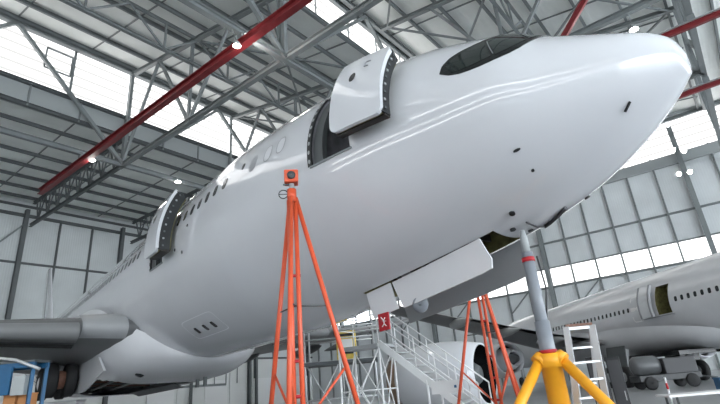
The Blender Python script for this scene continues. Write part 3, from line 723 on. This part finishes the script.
for k, a in enumerate((62, -58, 180)):
    d = Matrix.Rotation(R(a), 3, 'Z') @ cd
    top, bot = Vector((JX, JY, 1.66)) + d * .2, Vector((JX, JY, .12)) + d * 1.45
    lg = MB().tube([top, bot], .085, 14).build('leg', M['yellow'], jk)
    MB().tube([Vector((JX, JY, .35)) + d * .15, Vector((JX, JY, .2)) + d * 1.3], .05, 10).build('lower_strut', M['yellow'], lg)
    MB().lathe((bot.x, bot.y, 0), (0, 0, 1), [(0, .18), (.04, .18), (.08, .06), (.16, .05)], 16).build('foot_pad', M['steeld'], lg)
    MB().tube([top - d * .06 + Vector((0, 0, .06)), top + d * .05 - Vector((0, 0, .02))], .12, 12).build('lug', M['yellow'], lg)
MB().tube([(JX + .2, JY - .1, jt.z - .5), (JX + .26, JY - .12, jt.z - 1.1), (JX + .12, JY - .06, jt.z - 1.6)], .018, 8).build('hose', M['hose'], jk)

# ------------------------------------------------------------------ orange tripod stands
def tripod(label, p, H, rot, group, angs):
    o = thing('tripod_stand', label, 'stand', (p.x, p.y, 0), 0, group)
    x, y = p.x, p.y; B_ = lambda: MB()
    fw = Vector((cos(rot), sin(rot), 0)); rt = Vector((-sin(rot), cos(rot), 0)); base = Vector((x, y, 0))
    for sgn in (-1, 1):
        MB().tube([base + rt * (.075 * sgn) + Vector((0, 0, .05)), base + rt * (.06 * sgn) + Vector((0, 0, H - .55))], .042, 12).build('mast', M['orange'], o)
    for z in (.4, .9, 1.45, 2.0, H - 2.0): MB().tube([base - rt * .11 + Vector((0, 0, z)), base + rt * .11 + Vector((0, 0, z))], .03, 8).build('mast_tie', M['redflag'], o)
    dirs = [Matrix.Rotation(R(a), 3, 'Z') @ fw for a in angs]
    feet = []
    for d in dirs:
        top, bot = base + d * .07 + Vector((0, 0, H - .5)), base + d * 1.28 + Vector((0, 0, .06)); feet.append((top, bot))
        lg = MB().tube([top, bot], .043, 12).build('leg', M['orange'], o)
        MB().lathe((bot.x, bot.y, 0), (0, 0, 1), [(0, .12), (.03, .12), (.06, .04), (.1, .03)], 14).build('foot', M['steeld'], lg)
        k = .63; m_ = top.lerp(bot, k)
        MB().tube([m_, base + Vector((0, 0, m_.z - .95))], .022, 8).build('strut', M['orange'], lg)
        m2 = top.lerp(bot, .42)
        MB().tube([m2, base + Vector((0, 0, m2.z + .02))], .014, 6).build('spreader', M['steeld'], lg)
    MB().tube([base + Vector((0, 0, H - .6)), base + Vector((0, 0, H - .33))], .09, 14).build('leg_hub', M['orange'], o)
    MB().tube([base + Vector((0, 0, H - .33)), base + Vector((0, 0, H - .2))], .05, 12).build('neck', M['steell'], o)
    hd = MB().box(base + Vector((0, 0, H - .08)), (.24, .27, .26), rot).build('head', M['orange'], o, bevel=.02)
    MB().lathe(base + Vector((0, 0, H - .08)) - fw * .12, -fw, [(0, .08), (.03, .08), (.04, .05), (.04, .005)], 18).build('dial', M['hose'], hd)
    MB().box(base + rt * -.07 + Vector((0, 0, H + .02)), (.1, .12, .06), rot).build('bracket', M['steeld'], hd)
    wl = MB(); c = base + rt * .16 + Vector((0, 0, H - .42)); n = 20
    wl.tube([c + (rt * cos(2 * PI * k / n) + Vector((0, 0, sin(2 * PI * k / n)))) * .085 for k in range(n + 1)], .01, 6, False)
    wl.bar(c - rt * .085, c + rt * .085, .012); wl.build('hand_wheel', M['blackp'], o)
    MB().tube([base + rt * .16 + Vector((0, 0, H - .22)), base + rt * .02 + Vector((0, 0, H - .22))], .018, 8).build('clamp', M['steeld'], o)
    return o
tp = Lw(-6.0, -3.25, 0); TH = at(293, 172, 1).z
cdir = math.atan2(tp.y, tp.x)
# head height from the line of sight to the stand
dcam = c2h(*ray(293, 174)); k = math.hypot(tp.x, tp.y) / math.hypot(dcam.x, dcam.y); HT = CAMZ + dcam.z * k
tripod('tall orange tripod stand in front of the open forward cabin door', tp, HT, cdir, 'orange tripod stands', (30, -84, 172))
tq = Lw(-7.2, 3.75, 0)
tripod('orange tripod stand behind the hanging nose gear doors, in front of the jet engine', tq, 4.95, math.atan2(tq.y, tq.x), 'orange tripod stands', (86, -36, 208))

# ------------------------------------------------------------------ second airliner
AZ2 = R(52.8 - 8.3); n2 = Vector((sin(AZ2), cos(AZ2), 0)); r2 = Vector((cos(AZ2), -sin(AZ2), 0))
ref = at(631, 310, 37.55)                               # a cabin window on its near side, 27 m behind its nose
S2 = [0, .1, .4, 1., 2., 3.5, 5.5, 8, 11, 38, 46, 54, 60]
P2t = [-.7, -.35, .05, .5, 1.2, 2.0, 2.45, 2.7, 2.82, 2.82, 2.8, 2.7, 2.3]
P2b = [-.7, -1.0, -1.3, -1.7, -2.15, -2.5, -2.7, -2.8, -2.82, -2.82, -2.0, .2, 1.6]
P2w = [0, .35, .75, 1.2, 1.75, 2.25, 2.6, 2.78, 2.82, 2.82, 2.5, 1.5, .35]
bod = Body(S2, P2t, P2b, P2w)
SREF = 34.0
P0 = ref + r2 * 2.76 + n2 * SREF; P0.z = ref.z - .32
a2 = thing('parked_airliner', 'white airliner with grey wing parked behind at right, tail toward us', 'airplane', P0)
M2 = Matrix(((n2.x, -r2.x, 0, P0.x), (n2.y, -r2.y, 0, P0.y), (0, 0, 1, P0.z), (0, 0, 0, 1)))   # +x nose, +y its left side
a2.matrix_basis = M2
SD = None
def s_of(px, z):                                        # station of a sight line on the near side at height z
    best = None
    for i in range(400):
        s = 10 + i * .1; q = M2 @ bod.p(s, bod.th(s, z, 1))
        d = q - Vector((0, 0, CAMZ)); x = d.dot(c2h(*_R)); f = d.dot(c2h(*_F))
        if f > .5:
            u = 360 + F_PX * x / f
            if best is None or abs(u - px) < best[0]: best = (abs(u - px), s)
    return best[1]
sdoor = s_of(661, 1.0); dd = (s_of(655, 1), s_of(667.5, 1))
bd = (dd[0], dd[1]); lo_, hi_ = bod.th(30, -.45, 1), bod.th(30, 1.45, 1)
st2 = merge([.01, .05, .1, .2, .4, .7], arange(1, 11, .5), arange(12, 38, 1), arange(39, 60, 1), bd); an2 = merge(arange(0, 360, 5), [round(lo_ % 360, 3), round(hi_, 3)])
f2 = bod.skin(st2, an2, [(bd[0], bd[1], 0, hi_), (bd[0], bd[1], lo_ % 360, 360)]).build('fuselage', M['white2'], a2, **L)
rc = MB(); TT = [lo_ + (hi_ - lo_) * i / 6 for i in range(7)]
ou = [[bod.p(s, t) for t in TT] for s in bd]; ii = [[Vector((-s, 1.6, bod.p(s, t).z)) for t in TT] for s in bd]
for k in (0, 1): rc.grid([ou[k], ii[k]], False)
rc.grid([ii[0], ii[1]], False); rc.grid([[ou[0][0], ou[1][0]], [ii[0][0], ii[1][0]]], False); rc.grid([[ou[0][-1], ou[1][-1]], [ii[0][-1], ii[1][-1]]], False)
rc.build('door_opening', M['primer'], a2, **L)
w_ = bd[1] - bd[0]
lf2 = bod.slab(bd[0] - w_ - .1, bd[0] - .1, lo_, hi_, 4, 6, .25, .4).build('door_leaf', M['white2'], a2, **L)
for d_ in (.02, w_ - .16): bod.slab(bd[0] - w_ - .1 + d_, bd[0] - w_ + .05 + d_, lo_, hi_, 1, 6, .4, .43).build('edge_member', M['seam'], lf2, **L)
bod.slab(bd[0] - w_ - .4, bd[1] + .2, lo_ - 2.2, lo_ - 1.2, 4, 1, .0, .15).build('door_sill', M['seam'], a2, **L)
for i in range(66):
    s = 13 + .533 * i * 1.05
    if s < bd[0] - w_ - 1.3 or s > bd[1] + .6:
        bod.blob(s, bod.th(s, .32, 1), .12, .17, .012, 3, 12).build('cabin_window', M['window'], a2, **L)
bod.blob(bd[0] - 2.2, bod.th(30, .3, 1), .6, .95, .01, 6).build('service_panel', M['whiteplain'], a2, **L)
# fairing
F2 = MB(); FS2 = [20.5, 21, 22, 24, 27, 31, 35, 38, 40.5, 41.5]
f2t, f2b, f2w = pchip(FS2, [-2.6, -2.2, -1.6, -1.0, -.8, -.8, -1.0, -1.3, -1.8, -2.3]), pchip(FS2, [-2.85, -2.9, -2.95, -3.0, -3.02, -3.02, -3.0, -2.95, -2.9, -2.7]), pchip(FS2, [.6, 1.6, 2.6, 3.1, 3.25, 3.25, 3.15, 2.9, 2.0, .6])
def fair2(s, a):
    c, d = cos(R(a)), sin(R(a)); e = 2 / 2.6
    return Vector((-s, f2w(s) * math.copysign(abs(c)**e, c), f2t(s) + (f2b(s) - f2t(s)) * abs(d)**e))
F2.grid([[fair2(s, a) for a in arange(0, 180, 6)] for s in merge(arange(20.5, 41.5, .5))]); F2.build('belly_fairing', M['white2'], a2, **L)
def w2(y):
    ch = 10.2 + (6.4 - 10.2) * min(1, (y - 2.5) / 7) if y < 9.5 else 6.4 + (2.4 - 6.4) * (y - 9.5) / 18.
    return (y, 20.0 + (y - 2.5) * .72, ch, -1.5 + (y - 2.5) * .16, .125, R(2))
for side, ys_ in ((1, (2.2, 3.5, 5, 7, 9.4, 12, 15, 18, 21.5)), (-1, (2.2, 5, 9.4, 15, 21.5, 27))):
    w = wing([w2(y) for y in ys_], side).build('wing', M['greyp'], a2, **L)
    for y in (5.2, 8, 12.4, 16.5):
        yy, s, ch, z, th, tw = w2(y)
        MB().lathe((-(s + ch * .62), side * y, z - .55), (-1, 0, -.02), [(0, .02), (.6, .24), (1.6, .34), (3, .28), (4.2, .14), (5.0, .01)], 14).build('flap_fairing', M['lightgrey'], w, **L)
    MB().grid([[Vector((-(w2(y)[1] + w2(y)[2] * q), side * y, w2(y)[3] + w2(y)[2] * (.02 - (q - .72) * .12))) for q in (.7, .85, 1.06)] for y in (3.4, 6, 9, 12, 16)]).build('flap', M['white2'], w, **L)
    # engine under the wing
    yy, s, ch, z, th, tw = w2(9.4); ez = z - 1.75; es = s - 3.6
    nc = MB().lathe((-es, side * 9.4, ez), (-1, 0, 0), [(.25, 1.02), (.05, 1.12), (0, 1.2), (.15, 1.3), (.9, 1.45), (2.2, 1.5), (3.6, 1.42), (4.4, 1.3), (4.42, 1.24), (3.6, 1.2)], 36).build('engine_nacelle', M['white2'], a2, **L)
    MB().lathe((-es, side * 9.4, ez), (-1, 0, 0), [(3.0, 1.25), (3.2, 1.0), (3.2, .1)], 30).build('fan_duct', M['black'], nc, **L)
    MB().lathe((-es, side * 9.4, ez), (-1, 0, 0), [(3.1, .98), (4.4, .9), (5.6, .66), (5.62, .6), (5.0, .5)], 30).build('core_cowl', M['plug'], nc, **L)
    MB().lathe((-es, side * 9.4, ez), (-1, 0, 0), [(5.0, .45), (5.8, .3), (6.3, .03)], 20).build('exhaust_cone', M['steeld'], nc, **L)
    MB().lathe((-es, side * 9.4, ez), (-1, 0, 0), [(.8, 1.2), (.8, .02)], 30).build('fan_disc', M['steeld'], nc, **L)
    MB().add([(-es - 1, side * 9.4 - .2, ez + 1.3), (-es - 1, side * 9.4 + .2, ez + 1.3), (-es - 6, side * 9.4 + .2, z), (-es - 6, side * 9.4 - .2, z), (-es - 1.5, side * 9.4 - .2, ez + 1.9), (-es - 1.5, side * 9.4 + .2, ez + 1.9), (-es - 6.4, side * 9.4 + .2, z + .2), (-es - 6.4, side * 9.4 - .2, z + .2)],
             [(0, 1, 2, 3), (7, 6, 5, 4), (0, 4, 5, 1), (1, 5, 6, 2), (2, 6, 7, 3), (3, 7, 4, 0)]).build('pylon', M['white2'], nc, **L)
    # main gear
    xg, yg = -34.6, side * 4.9
    lgz = -P0.z
    mg = MB().tube([(xg, yg * .93, -2.4), (xg, yg, lgz + .75)], [.28, .2], 14).build('main_gear_leg', M['lightgrey'], a2, **L)
    MB().add([(xg - 1.2, yg + side * .35, -2.2), (xg + 1.0, yg + side * .35, -2.2), (xg + 1.0, yg + side * .55, lgz + 1.2), (xg - 1.2, yg + side * .55, lgz + 1.2), (xg - 1.2, yg + side * .4, -2.2), (xg + 1.0, yg + side * .4, -2.2), (xg + 1.0, yg + side * .6, lgz + 1.2), (xg - 1.2, yg + side * .6, lgz + 1.2)],
             [(0, 1, 2, 3), (7, 6, 5, 4), (0, 4, 5, 1), (1, 5, 6, 2), (2, 6, 7, 3), (3, 7, 4, 0)]).build('gear_door', M['steeld'], mg, **L)
    MB().tube([(xg + .9, yg, lgz + .68), (xg - 1.0, yg, lgz + .68)], .15, 10).build('bogie_beam', M['steeld'], mg, **L)
    for dx in (.85, -.95):
        for dy in (-.65, .65):
            MB().lathe((xg + dx, yg + dy - .2, lgz + .69), (0, 1, 0), [(0, .3), (0, .58), (.06, .69), (.34, .69), (.4, .58), (.4, .3)], 28).build('main_wheel', M['rubber'], mg, **L)
            MB().lathe((xg + dx, yg + dy - .22, lgz + .69), (0, 1, 0), [(.02, .02), (0, .14), (.06, .3), (.38, .3), (.44, .14), (.42, .02)], 20).build('wheel_hub', M['lightgrey'], mg, **L)
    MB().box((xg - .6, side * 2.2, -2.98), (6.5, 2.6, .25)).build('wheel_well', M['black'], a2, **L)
mg = MB().tube([(-35., 0, -2.6), (-35., 0, -P0.z + .75)], [.3, .2], 14).build('centre_gear_leg', M['lightgrey'], a2, **L)
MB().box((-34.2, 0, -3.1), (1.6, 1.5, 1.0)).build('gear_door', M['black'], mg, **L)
for dy in (-.5, .5):
    MB().lathe((-35., dy - .2, -P0.z + .69), (0, 1, 0), [(0, .3), (0, .58), (.06, .69), (.34, .69), (.4, .58), (.4, .3)], 28).build('main_wheel', M['rubber'], mg, **L)
    MB().lathe((-35., dy - .22, -P0.z + .69), (0, 1, 0), [(.02, .02), (0, .14), (.06, .3), (.38, .3), (.44, .14), (.42, .02)], 20).build('wheel_hub', M['lightgrey'], mg, **L)
fin = MB(); G = []
for z, s, ch in ((2.3, 48.5, 7.6), (6, 51.6, 5.6), (11.0, 55.8, 3.1)):
    G.append([Vector((-(s + x), h - .02 * ch * (1 - (2 * x / ch - .8)**2), z)) for x, h in aerofoil(ch, .1)])
fin.grid(G); fin.add(G[-1], [tuple(range(len(G[-1])))]); fin.build('tail_fin', M['white2'], a2, **L)
nl = MB().tube([(-6.6, 0, -2.6), (-6.6, 0, -P0.z + .5)], .16, 12).build('nose_gear_leg', M['lightgrey'], a2, **L)
for y in (-.3, .3): MB().lathe((-6.6, y - .15, -P0.z + .52), (0, 1, 0), [(0, .2), (0, .45), (.05, .52), (.25, .52), (.3, .45), (.3, .2)], 24).build('nose_wheel', M['rubber'], nl, **L)

# ------------------------------------------------------------------ jet engine on a stand
ec = at(444, 377, 21.5); ec.z = 1.62
ax = c2h(.83, -.56, 0).normalized()
en = thing('jet_engine', 'large white jet engine on a stand behind the second orange tripod', 'engine', (ec.x, ec.y, 0))
sp_ = ec - ax * 1.7
nc = MB().lathe(sp_, ax, [(.3, .98), (.05, 1.1), (0, 1.16), (.15, 1.24), (.9, 1.36), (1.9, 1.38), (2.8, 1.3), (3.5, 1.16), (3.52, 1.09), (2.8, 1.12)], 40).build('nacelle', M['white2'], en)
MB().lathe(sp_, ax, [(3.5, 1.085), (2.9, 1.06), (2.4, 1.0), (2.4, .1)], 32).build('duct', M['black'], nc)
MB().lathe(sp_, ax, [(2.3, .6), (3.0, .5), (3.3, .3), (3.3, .02)], 30).build('core_cowl', M['steeld'], en)
MB().lathe(sp_, ax, [(-.55, .75), (-.5, 1.0), (-.1, 1.14), (.06, 1.15)], 32).build('intake_cover', M['brown'], en)
MB().lathe(sp_, ax, [(-.55, .75), (-.56, .02)], 32).build('cover_end', M['brown'], en)
sdv = Vector((-ax.y, ax.x, 0))
for d_ in (.9, 2.4):
    c = sp_ + ax * d_; c.z = 0
    for sg in (-1, 1):
        MB().bar(c + sdv * (1.1 * sg) + Vector((0, 0, .1)), c + sdv * (.8 * sg) + Vector((0, 0, .95)), .12).build('stand_leg', M['steel'], en)
    MB().bar(c - sdv * 1.2 + Vector((0, 0, .12)), c + sdv * 1.2 + Vector((0, 0, .12)), .14).build('stand_beam', M['steel'], en)
for sg in (-1, 1):
    a_ = sp_ + sdv * (1.1 * sg); a_.z = .12; MB().bar(a_ + ax * .2, a_ + ax * 3.1, .14).build('stand_rail', M['steel'], en)

# ------------------------------------------------------------------ aluminium access stairs under the belly
def cpt(x, y, z): return c2h(x, y, z)
sx_ = thing('access_stairs', 'white aluminium access stairs with handrails rising to a platform under the belly', 'stairs', cpt(1.2, 15.2, 0))
b0, t0 = Vector((2.75, 14.4, .35)), Vector((.15, 15.9, 2.75))
run = Vector((t0.x - b0.x, t0.y - b0.y, 0)); wd = Vector((run.y, -run.x, 0)).normalized() * -1
wd = wd if wd.y > 0 else -wd
W_ = .95
for sg in (0, 1):
    o_ = wd * (W_ * sg)
    MB().bar(cpt(*(b0 + o_)), cpt(*(t0 + o_)), .06, .2).build('stringer', M['aluw'], sx_)
    for h in (1.0, .55):
        MB().tube([cpt(*(b0 + o_ + Vector((0, 0, h)))), cpt(*(t0 + o_ + Vector((0, 0, h))))], .024, 8).build('handrail', M['aluw'], sx_)
    for i in range(6):
        p = b0.lerp(t0, i / 5) + o_; MB().tube([cpt(*p), cpt(*(p + Vector((0, 0, 1.0))))], .022, 8).build('rail_post', M['aluw'], sx_)
for i in range(11):
    p = b0.lerp(t0, (i + .5) / 11)
    a_, b_ = cpt(*p), cpt(*(p + wd * W_))
    MB().bar(a_, b_, .24, .045).build('tread', M['alu'], sx_)
pf = run.normalized() * 1.5
c0 = [t0, t0 + wd * W_, t0 + wd * W_ + pf, t0 + pf]
pm = MB(); q = [cpt(*v) for v in c0]; pm.add(q + [v - Vector((0, 0, .1)) for v in q], [(0, 1, 2, 3), (7, 6, 5, 4), (0, 4, 5, 1), (1, 5, 6, 2), (2, 6, 7, 3), (3, 7, 4, 0)]).build('platform', M['alu'], sx_)
for v in c0 + [b0.lerp(t0, .5), b0.lerp(t0, .5) + wd * W_]:
    MB().tube([cpt(v.x, v.y, 0), cpt(v.x, v.y, v.z)], .035, 8).build('support_leg', M['aluw'], sx_)
for v in c0: MB().tube([cpt(*v), cpt(*(v + Vector((0, 0, 1.05))))], .024, 8).build('rail_post', M['aluw'], sx_)
for a_, b_ in ((1, 2), (2, 3), (0, 3)):
    for h in (1.05, .55): MB().tube([cpt(*(c0[a_] + Vector((0, 0, h)))), cpt(*(c0[b_] + Vector((0, 0, h))))], .024, 8).build('guard_rail', M['aluw'], sx_)
for (u, v) in ((0, 3), (1, 2), (0, 1), (3, 2)):
    A1, B1 = c0[u], c0[v]
    MB().tube([cpt(A1.x, A1.y, .25), cpt(B1.x, B1.y, B1.z - .15)], .022, 8).build('cross_brace', M['aluw'], sx_)
    MB().tube([cpt(B1.x, B1.y, .25), cpt(A1.x, A1.y, A1.z - .15)], .022, 8).build('cross_brace', M['aluw'], sx_)
    MB().tube([cpt(A1.x, A1.y, 1.4), cpt(B1.x, B1.y, 1.4)], .022, 8).build('cross_tie', M['aluw'], sx_)
p = b0.lerp(t0, .3) - wd * .03; sg_ = MB(); pp = cpt(*p)
rd = (cpt(*t0) - cpt(*b0)); rd.z = 0; rd.normalize()
sgn = MB().box(pp + Vector((0, 0, .25)), (.95, .03, .34), math.atan2(rd.y, rd.x)).build('sign_plate', M['whiteplain'], sx_)
MB().box(pp + Vector((0, 0, .25)) - rd * .25 + c2h(0, -.022, 0) * 1.0, (.07, .012, .07), math.atan2(rd.y, rd.x)).build('sign_mark', M['blue'], sgn)
# second set of stairs further back with a yellow equipment cabinet
s2 = thing('service_platform', 'grey tubular service platform behind the tall orange tripod', 'platform', cpt(-1.3, 19.5, 0))
for x in (-2.6, -1.3, 0.):
    for y in (19., 20.4):
        MB().tube([cpt(x, y, 0), cpt(x, y, 3.9)], .035, 8).build('upright', M['alu'], s2)
for z in (1.2, 2.5, 3.3, 3.9):
    for y in (19., 20.4): MB().tube([cpt(-2.6, y, z), cpt(0, y, z)], .025, 8).build('cross_rail', M['alu'], s2)
for x0_, x1_ in ((-2.6, -1.3), (-1.3, 0)):
    MB().tube([cpt(x0_, 19, .3), cpt(x1_, 19, 2.5)], .025, 8).build('diagonal_tube', M['alu'], s2)
    MB().tube([cpt(x1_, 19, .3), cpt(x0_, 19, 2.5)], .025, 8).build('diagonal_tube', M['alu'], s2)
pb = MB(); q = [cpt(-2.7, 18.9, 2.5), cpt(.1, 18.9, 2.5), cpt(.1, 20.5, 2.5), cpt(-2.7, 20.5, 2.5)]
pb.add(q + [v - Vector((0, 0, .12)) for v in q], [(0, 1, 2, 3), (7, 6, 5, 4), (0, 4, 5, 1), (1, 5, 6, 2), (2, 6, 7, 3), (3, 7, 4, 0)]).build('deck', M['steeld'], s2)
yb = cpt(-1.05, 19.6, 2.5)
yc = thing('equipment_cabinet', 'yellow equipment cabinet standing on the tubular service platform', 'cabinet', yb)
MB().box(yb + Vector((0, 0, .55)), (.75, .55, 1.06), -AZ).build('cabinet_body', M['yellow2'], yc, bevel=.02)
MB().box(yb + Vector((0, 0, .62)) + c2h(.0, -.3, 0), (.5, .03, .3), -AZ).build('cabinet_panel', M['whiteplain'], yc)
for z in (.28, .93): MB().box(yb + Vector((0, 0, z)) + c2h(.0, -.29, 0), (.66, .02, .1), -AZ).build('vent_slot', M['blackp'], yc)
# dark lockers under the port wing
for i, (px, D, w, h) in enumerate(((614, 12.2, .38, 1.72), (632, 12.4, .3, 1.68))):
    g = gl(px, D); a_ = math.atan2(g.y, g.x) - PI / 2
    o = thing('tool_locker', ['black tool locker behind the aluminium step ladder, left of the pair', 'black tool locker behind the step ladder, right of the pair'][i], 'locker', g, 0, 'black tool lockers')
    MB().box(g + Vector((0, 0, h / 2)), (w, .5, h), a_).build('locker_body', M['blackp'], o, bevel=.01)
    nrm = Vector((-g.x, -g.y, 0)).normalized()
    MB().box(g + nrm * .26 + Vector((0, 0, h / 2)), (w * .86, .02, h * .92), a_).build('locker_door', M['hose'], o)
    MB().box(g + nrm * .28 + Vector((0, 0, h * .5)) + Vector((-nrm.y, nrm.x, 0)) * w * .3, (.02, .02, .2), a_).build('locker_handle', M['alu'], o)
# aluminium step ladder by the jack
g = gl(588, 9.4)
ld = thing('step_ladder', 'aluminium step ladder with guard frame standing beside the yellow jack', 'ladder', g)
def lp(px, D, z): return gl(px, D, z)
tl, tr, bl, br = lp(566, 9.6, 2.24), lp(592, 9.6, 2.24), lp(588, 9.4, 0), lp(618, 9.4, 0)
bl2, br2, tl2, tr2 = lp(578, 11., 0), lp(604, 11., 0), lp(568, 10.0, 2.2), lp(590, 10.0, 2.2)
for a_, b_ in ((bl, tl), (br, tr)): MB().bar(a_, b_, .11, .06).build('stile', M['alu'], ld)
for a_, b_ in ((bl2, tl2), (br2, tr2)): MB().bar(a_, b_, .06, .035).build('rear_stile', M['alu'], ld)
for i in range(6):
    f_ = (i + .4) / 7.6; MB().bar(bl.lerp(tl, f_), br.lerp(tr, f_), .10, .035).build('tread', M['alu'], ld)
for f_ in (.2, .55, .85): MB().bar(bl2.lerp(tl2, f_), br2.lerp(tr2, f_), .04).build('rear_tie', M['alu'], ld)
tpl = MB(); q = [tl, tr, tr2, tl2]; tpl.add(q + [v - Vector((0, 0, .06)) for v in q], [(0, 1, 2, 3), (7, 6, 5, 4), (0, 4, 5, 1), (1, 5, 6, 2), (2, 6, 7, 3), (3, 7, 4, 0)]).build('top_platform', M['alu'], ld)
MB().bar(tl + Vector((0, 0, .02)), tr + Vector((0, 0, .02)), .05, .05).build('edge_strip', M['gearbrown'], ld)
# white trestle table and blue crate at far right
g = gl(700, 13.0)
tb = thing('trestle_table', 'long white trestle table at the lower right edge', 'table', g)
vx = c2h(1, -.08, 0).normalized(); vy = c2h(.08, 1, 0).normalized()
zt_ = at(700, 393, 13.0).z
ang = math.atan2(vx.y, vx.x)
MB().box(g + vx * .55 + Vector((0, 0, zt_)), (2.4, .7, .05), ang).build('tabletop', M['whiteplain'], tb)
for i in (-1, 1):
    for j in (-1, 1):
        b_ = g + vx * (.55 + i * 1.0) + vy * (j * .28); MB().bar(b_, b_ + Vector((0, 0, zt_ - .03)), .05).build('leg', M['steeld'], tb)
g = gl(726, 24)
cb = thing('crate', 'blue crate standing on the floor behind the white table', 'crate', g)
MB().box(g + Vector((0, 0, .3)), (.5, .5, .5), ang).build('crate_body', M['blue'], cb, bevel=.02)
MB().box(g + Vector((0, 0, .57)), (.54, .54, .05), ang).build('crate_lid', M['blue'], cb)
MB().box(g + Vector((0, 0, .03)), (.46, .46, .06), ang).build('crate_pallet', M['card'], cb)
g = gl(673, 19)
pm_ = thing('marker_post', 'thin pink and white marker post on the floor before the parked airliner', 'post', g)
MB().tube([g, g + Vector((0, 0, .95))], .035, 10).build('post', M['whiteplain'], pm_)
MB().tube([g + Vector((0, 0, .55)), g + Vector((0, 0, .75))], .04, 10).build('band', M['redflag'], pm_)
MB().lathe(g, (0, 0, 1), [(0, .2), (.04, .2), (.06, .05)], 16).build('base', M['blackp'], pm_)
# cart put in to stand for dark clutter under the parked airliner
g = gl(668, 31)
sc_ = thing('clutter_cart', 'dark clutter stand-in with a grey rounded tank under the parked airliner', 'cart', g)
MB().box(g + Vector((0, 0, .62)), (3.4, 1.5, .35), ang).build('chassis', M['blackp'], sc_, bevel=.03)
MB().box(g + vx * .75 + Vector((0, 0, 1.2)), (1.8, 1.4, .9), ang).build('housing', M['hose'], sc_, bevel=.06)
MB().lathe(g - vx * 1.75 + Vector((0, 0, 1.3)), vx, [(0, .02), (.03, .25), (.12, .45), (.28, .55), (1.4, .55), (1.55, .45), (1.6, .02)], 24).build('tank', M['greyp'], sc_)
MB().tube([g + vx * 1.6 + Vector((0, 0, .6)), g + vx * 2.9 + Vector((0, 0, .35))], .05, 8).build('tow_bar', M['blackp'], sc_)
for i in (-1, 1):
    for j in (-1, 1): MB().lathe(g + vx * (i * 1.15) + vy * (j * .75) - vy * .12 + Vector((0, 0, .36)), vy, [(0, .05), (0, .3), (.04, .36), (.2, .36), (.24, .3), (.24, .05)], 20).build('wheel', M['rubber'], sc_)
# blue docking stand under the left wing
g = gl(-20, 14.5)
dk = thing('docking_stand', 'blue docking stand under the wing at the left edge', 'stand', g)
ex_, ey_ = c2h(1, 0, 0), c2h(0, 1, 0)
def gp(x, y, z): return g + ex_ * x + ey_ * y + Vector((0, 0, z))
for x in (-2.6, -1.2, 0.95):
    for y in (0, .6): MB().bar(gp(x, y, 0), gp(x, y, 2.95), .09).build('upright', M['blue'], dk)
for z in (.9, 1.62, 2.9):
    for y in (0, .6): MB().bar(gp(-2.7, y, z), gp(1.0, y, z), .1, .15).build('beam', M['blue'], dk)
MB().box(gp(-.85, .3, 1.72), (3.7, .62, .05), -AZ).build('shelf', M['steeld'], dk)
MB().box(gp(-.85, .3, 3.0), (3.75, .75, .06), -AZ).build('deck', M['steeld'], dk)
MB().box(gp(-.15, -.1, 2.5), (1.15, .08, .75), -AZ).build('side_panel', M['blue'], dk)
MB().box(gp(.68, -.05, 2.35), (.36, .2, .5), -AZ).build('control_box', M['steell'], dk)
MB().tube([gp(-2, -.15, 3.22), gp(-.4, -.15, 3.2), gp(.5, -.15, 3.05), gp(1.2, -.1, 2.75)], .045, 8).build('hose', M['alu'], dk)
for x, y, lab in ((.72, .3, 'orange carton on the shelf of the blue docking stand, right one of the two'), (.3, .3, 'orange carton on the shelf of the blue docking stand, left one of the two')):
    q = gp(x, y, 1.75); o = thing('carton', lab, 'box', q, 0, 'orange cartons on the docking stand')
    MB().box(q + Vector((0, 0, .19)), (.34, .34, .37), -AZ).build('carton_body', M['card'], o, bevel=.01)
    MB().box(q + Vector((0, 0, .385)), (.36, .36, .03), -AZ).build('carton_lid', M['card'], o)
q = gl(56, 24.5); o = thing('storage_container', 'white storage container on the floor under the main wheels', 'container', q)
MB().box(q + Vector((0, 0, 1.02)), (1.75, .8, 2.0), -AZ).build('container_body', M['whiteplain'], o, bevel=.03)
MB().box(q + Vector((0, 0, 2.05)), (1.8, .85, .06), -AZ).build('container_lid', M['white2'], o)

# ------------------------------------------------------------------ light
w = bpy.data.worlds.new('world'); sc.world = w; w.use_nodes = True
bg = w.node_tree.nodes['Background']; bg.inputs[0].default_value = (.87, .94, 1.0, 1); bg.inputs[1].default_value = 4.6
sc.view_settings.view_transform = 'Standard'; sc.view_settings.look = 'None'; sc.view_settings.gamma = 1
sc.view_settings.use_curve_mapping = False; sc.view_settings.exposure = 1.02
sc.cycles.use_denoising = True
sc.cycles.max_bounces = 8; sc.cycles.diffuse_bounces = 5; sc.cycles.glossy_bounces = 4
sc.cycles.sample_clamp_indirect = 6
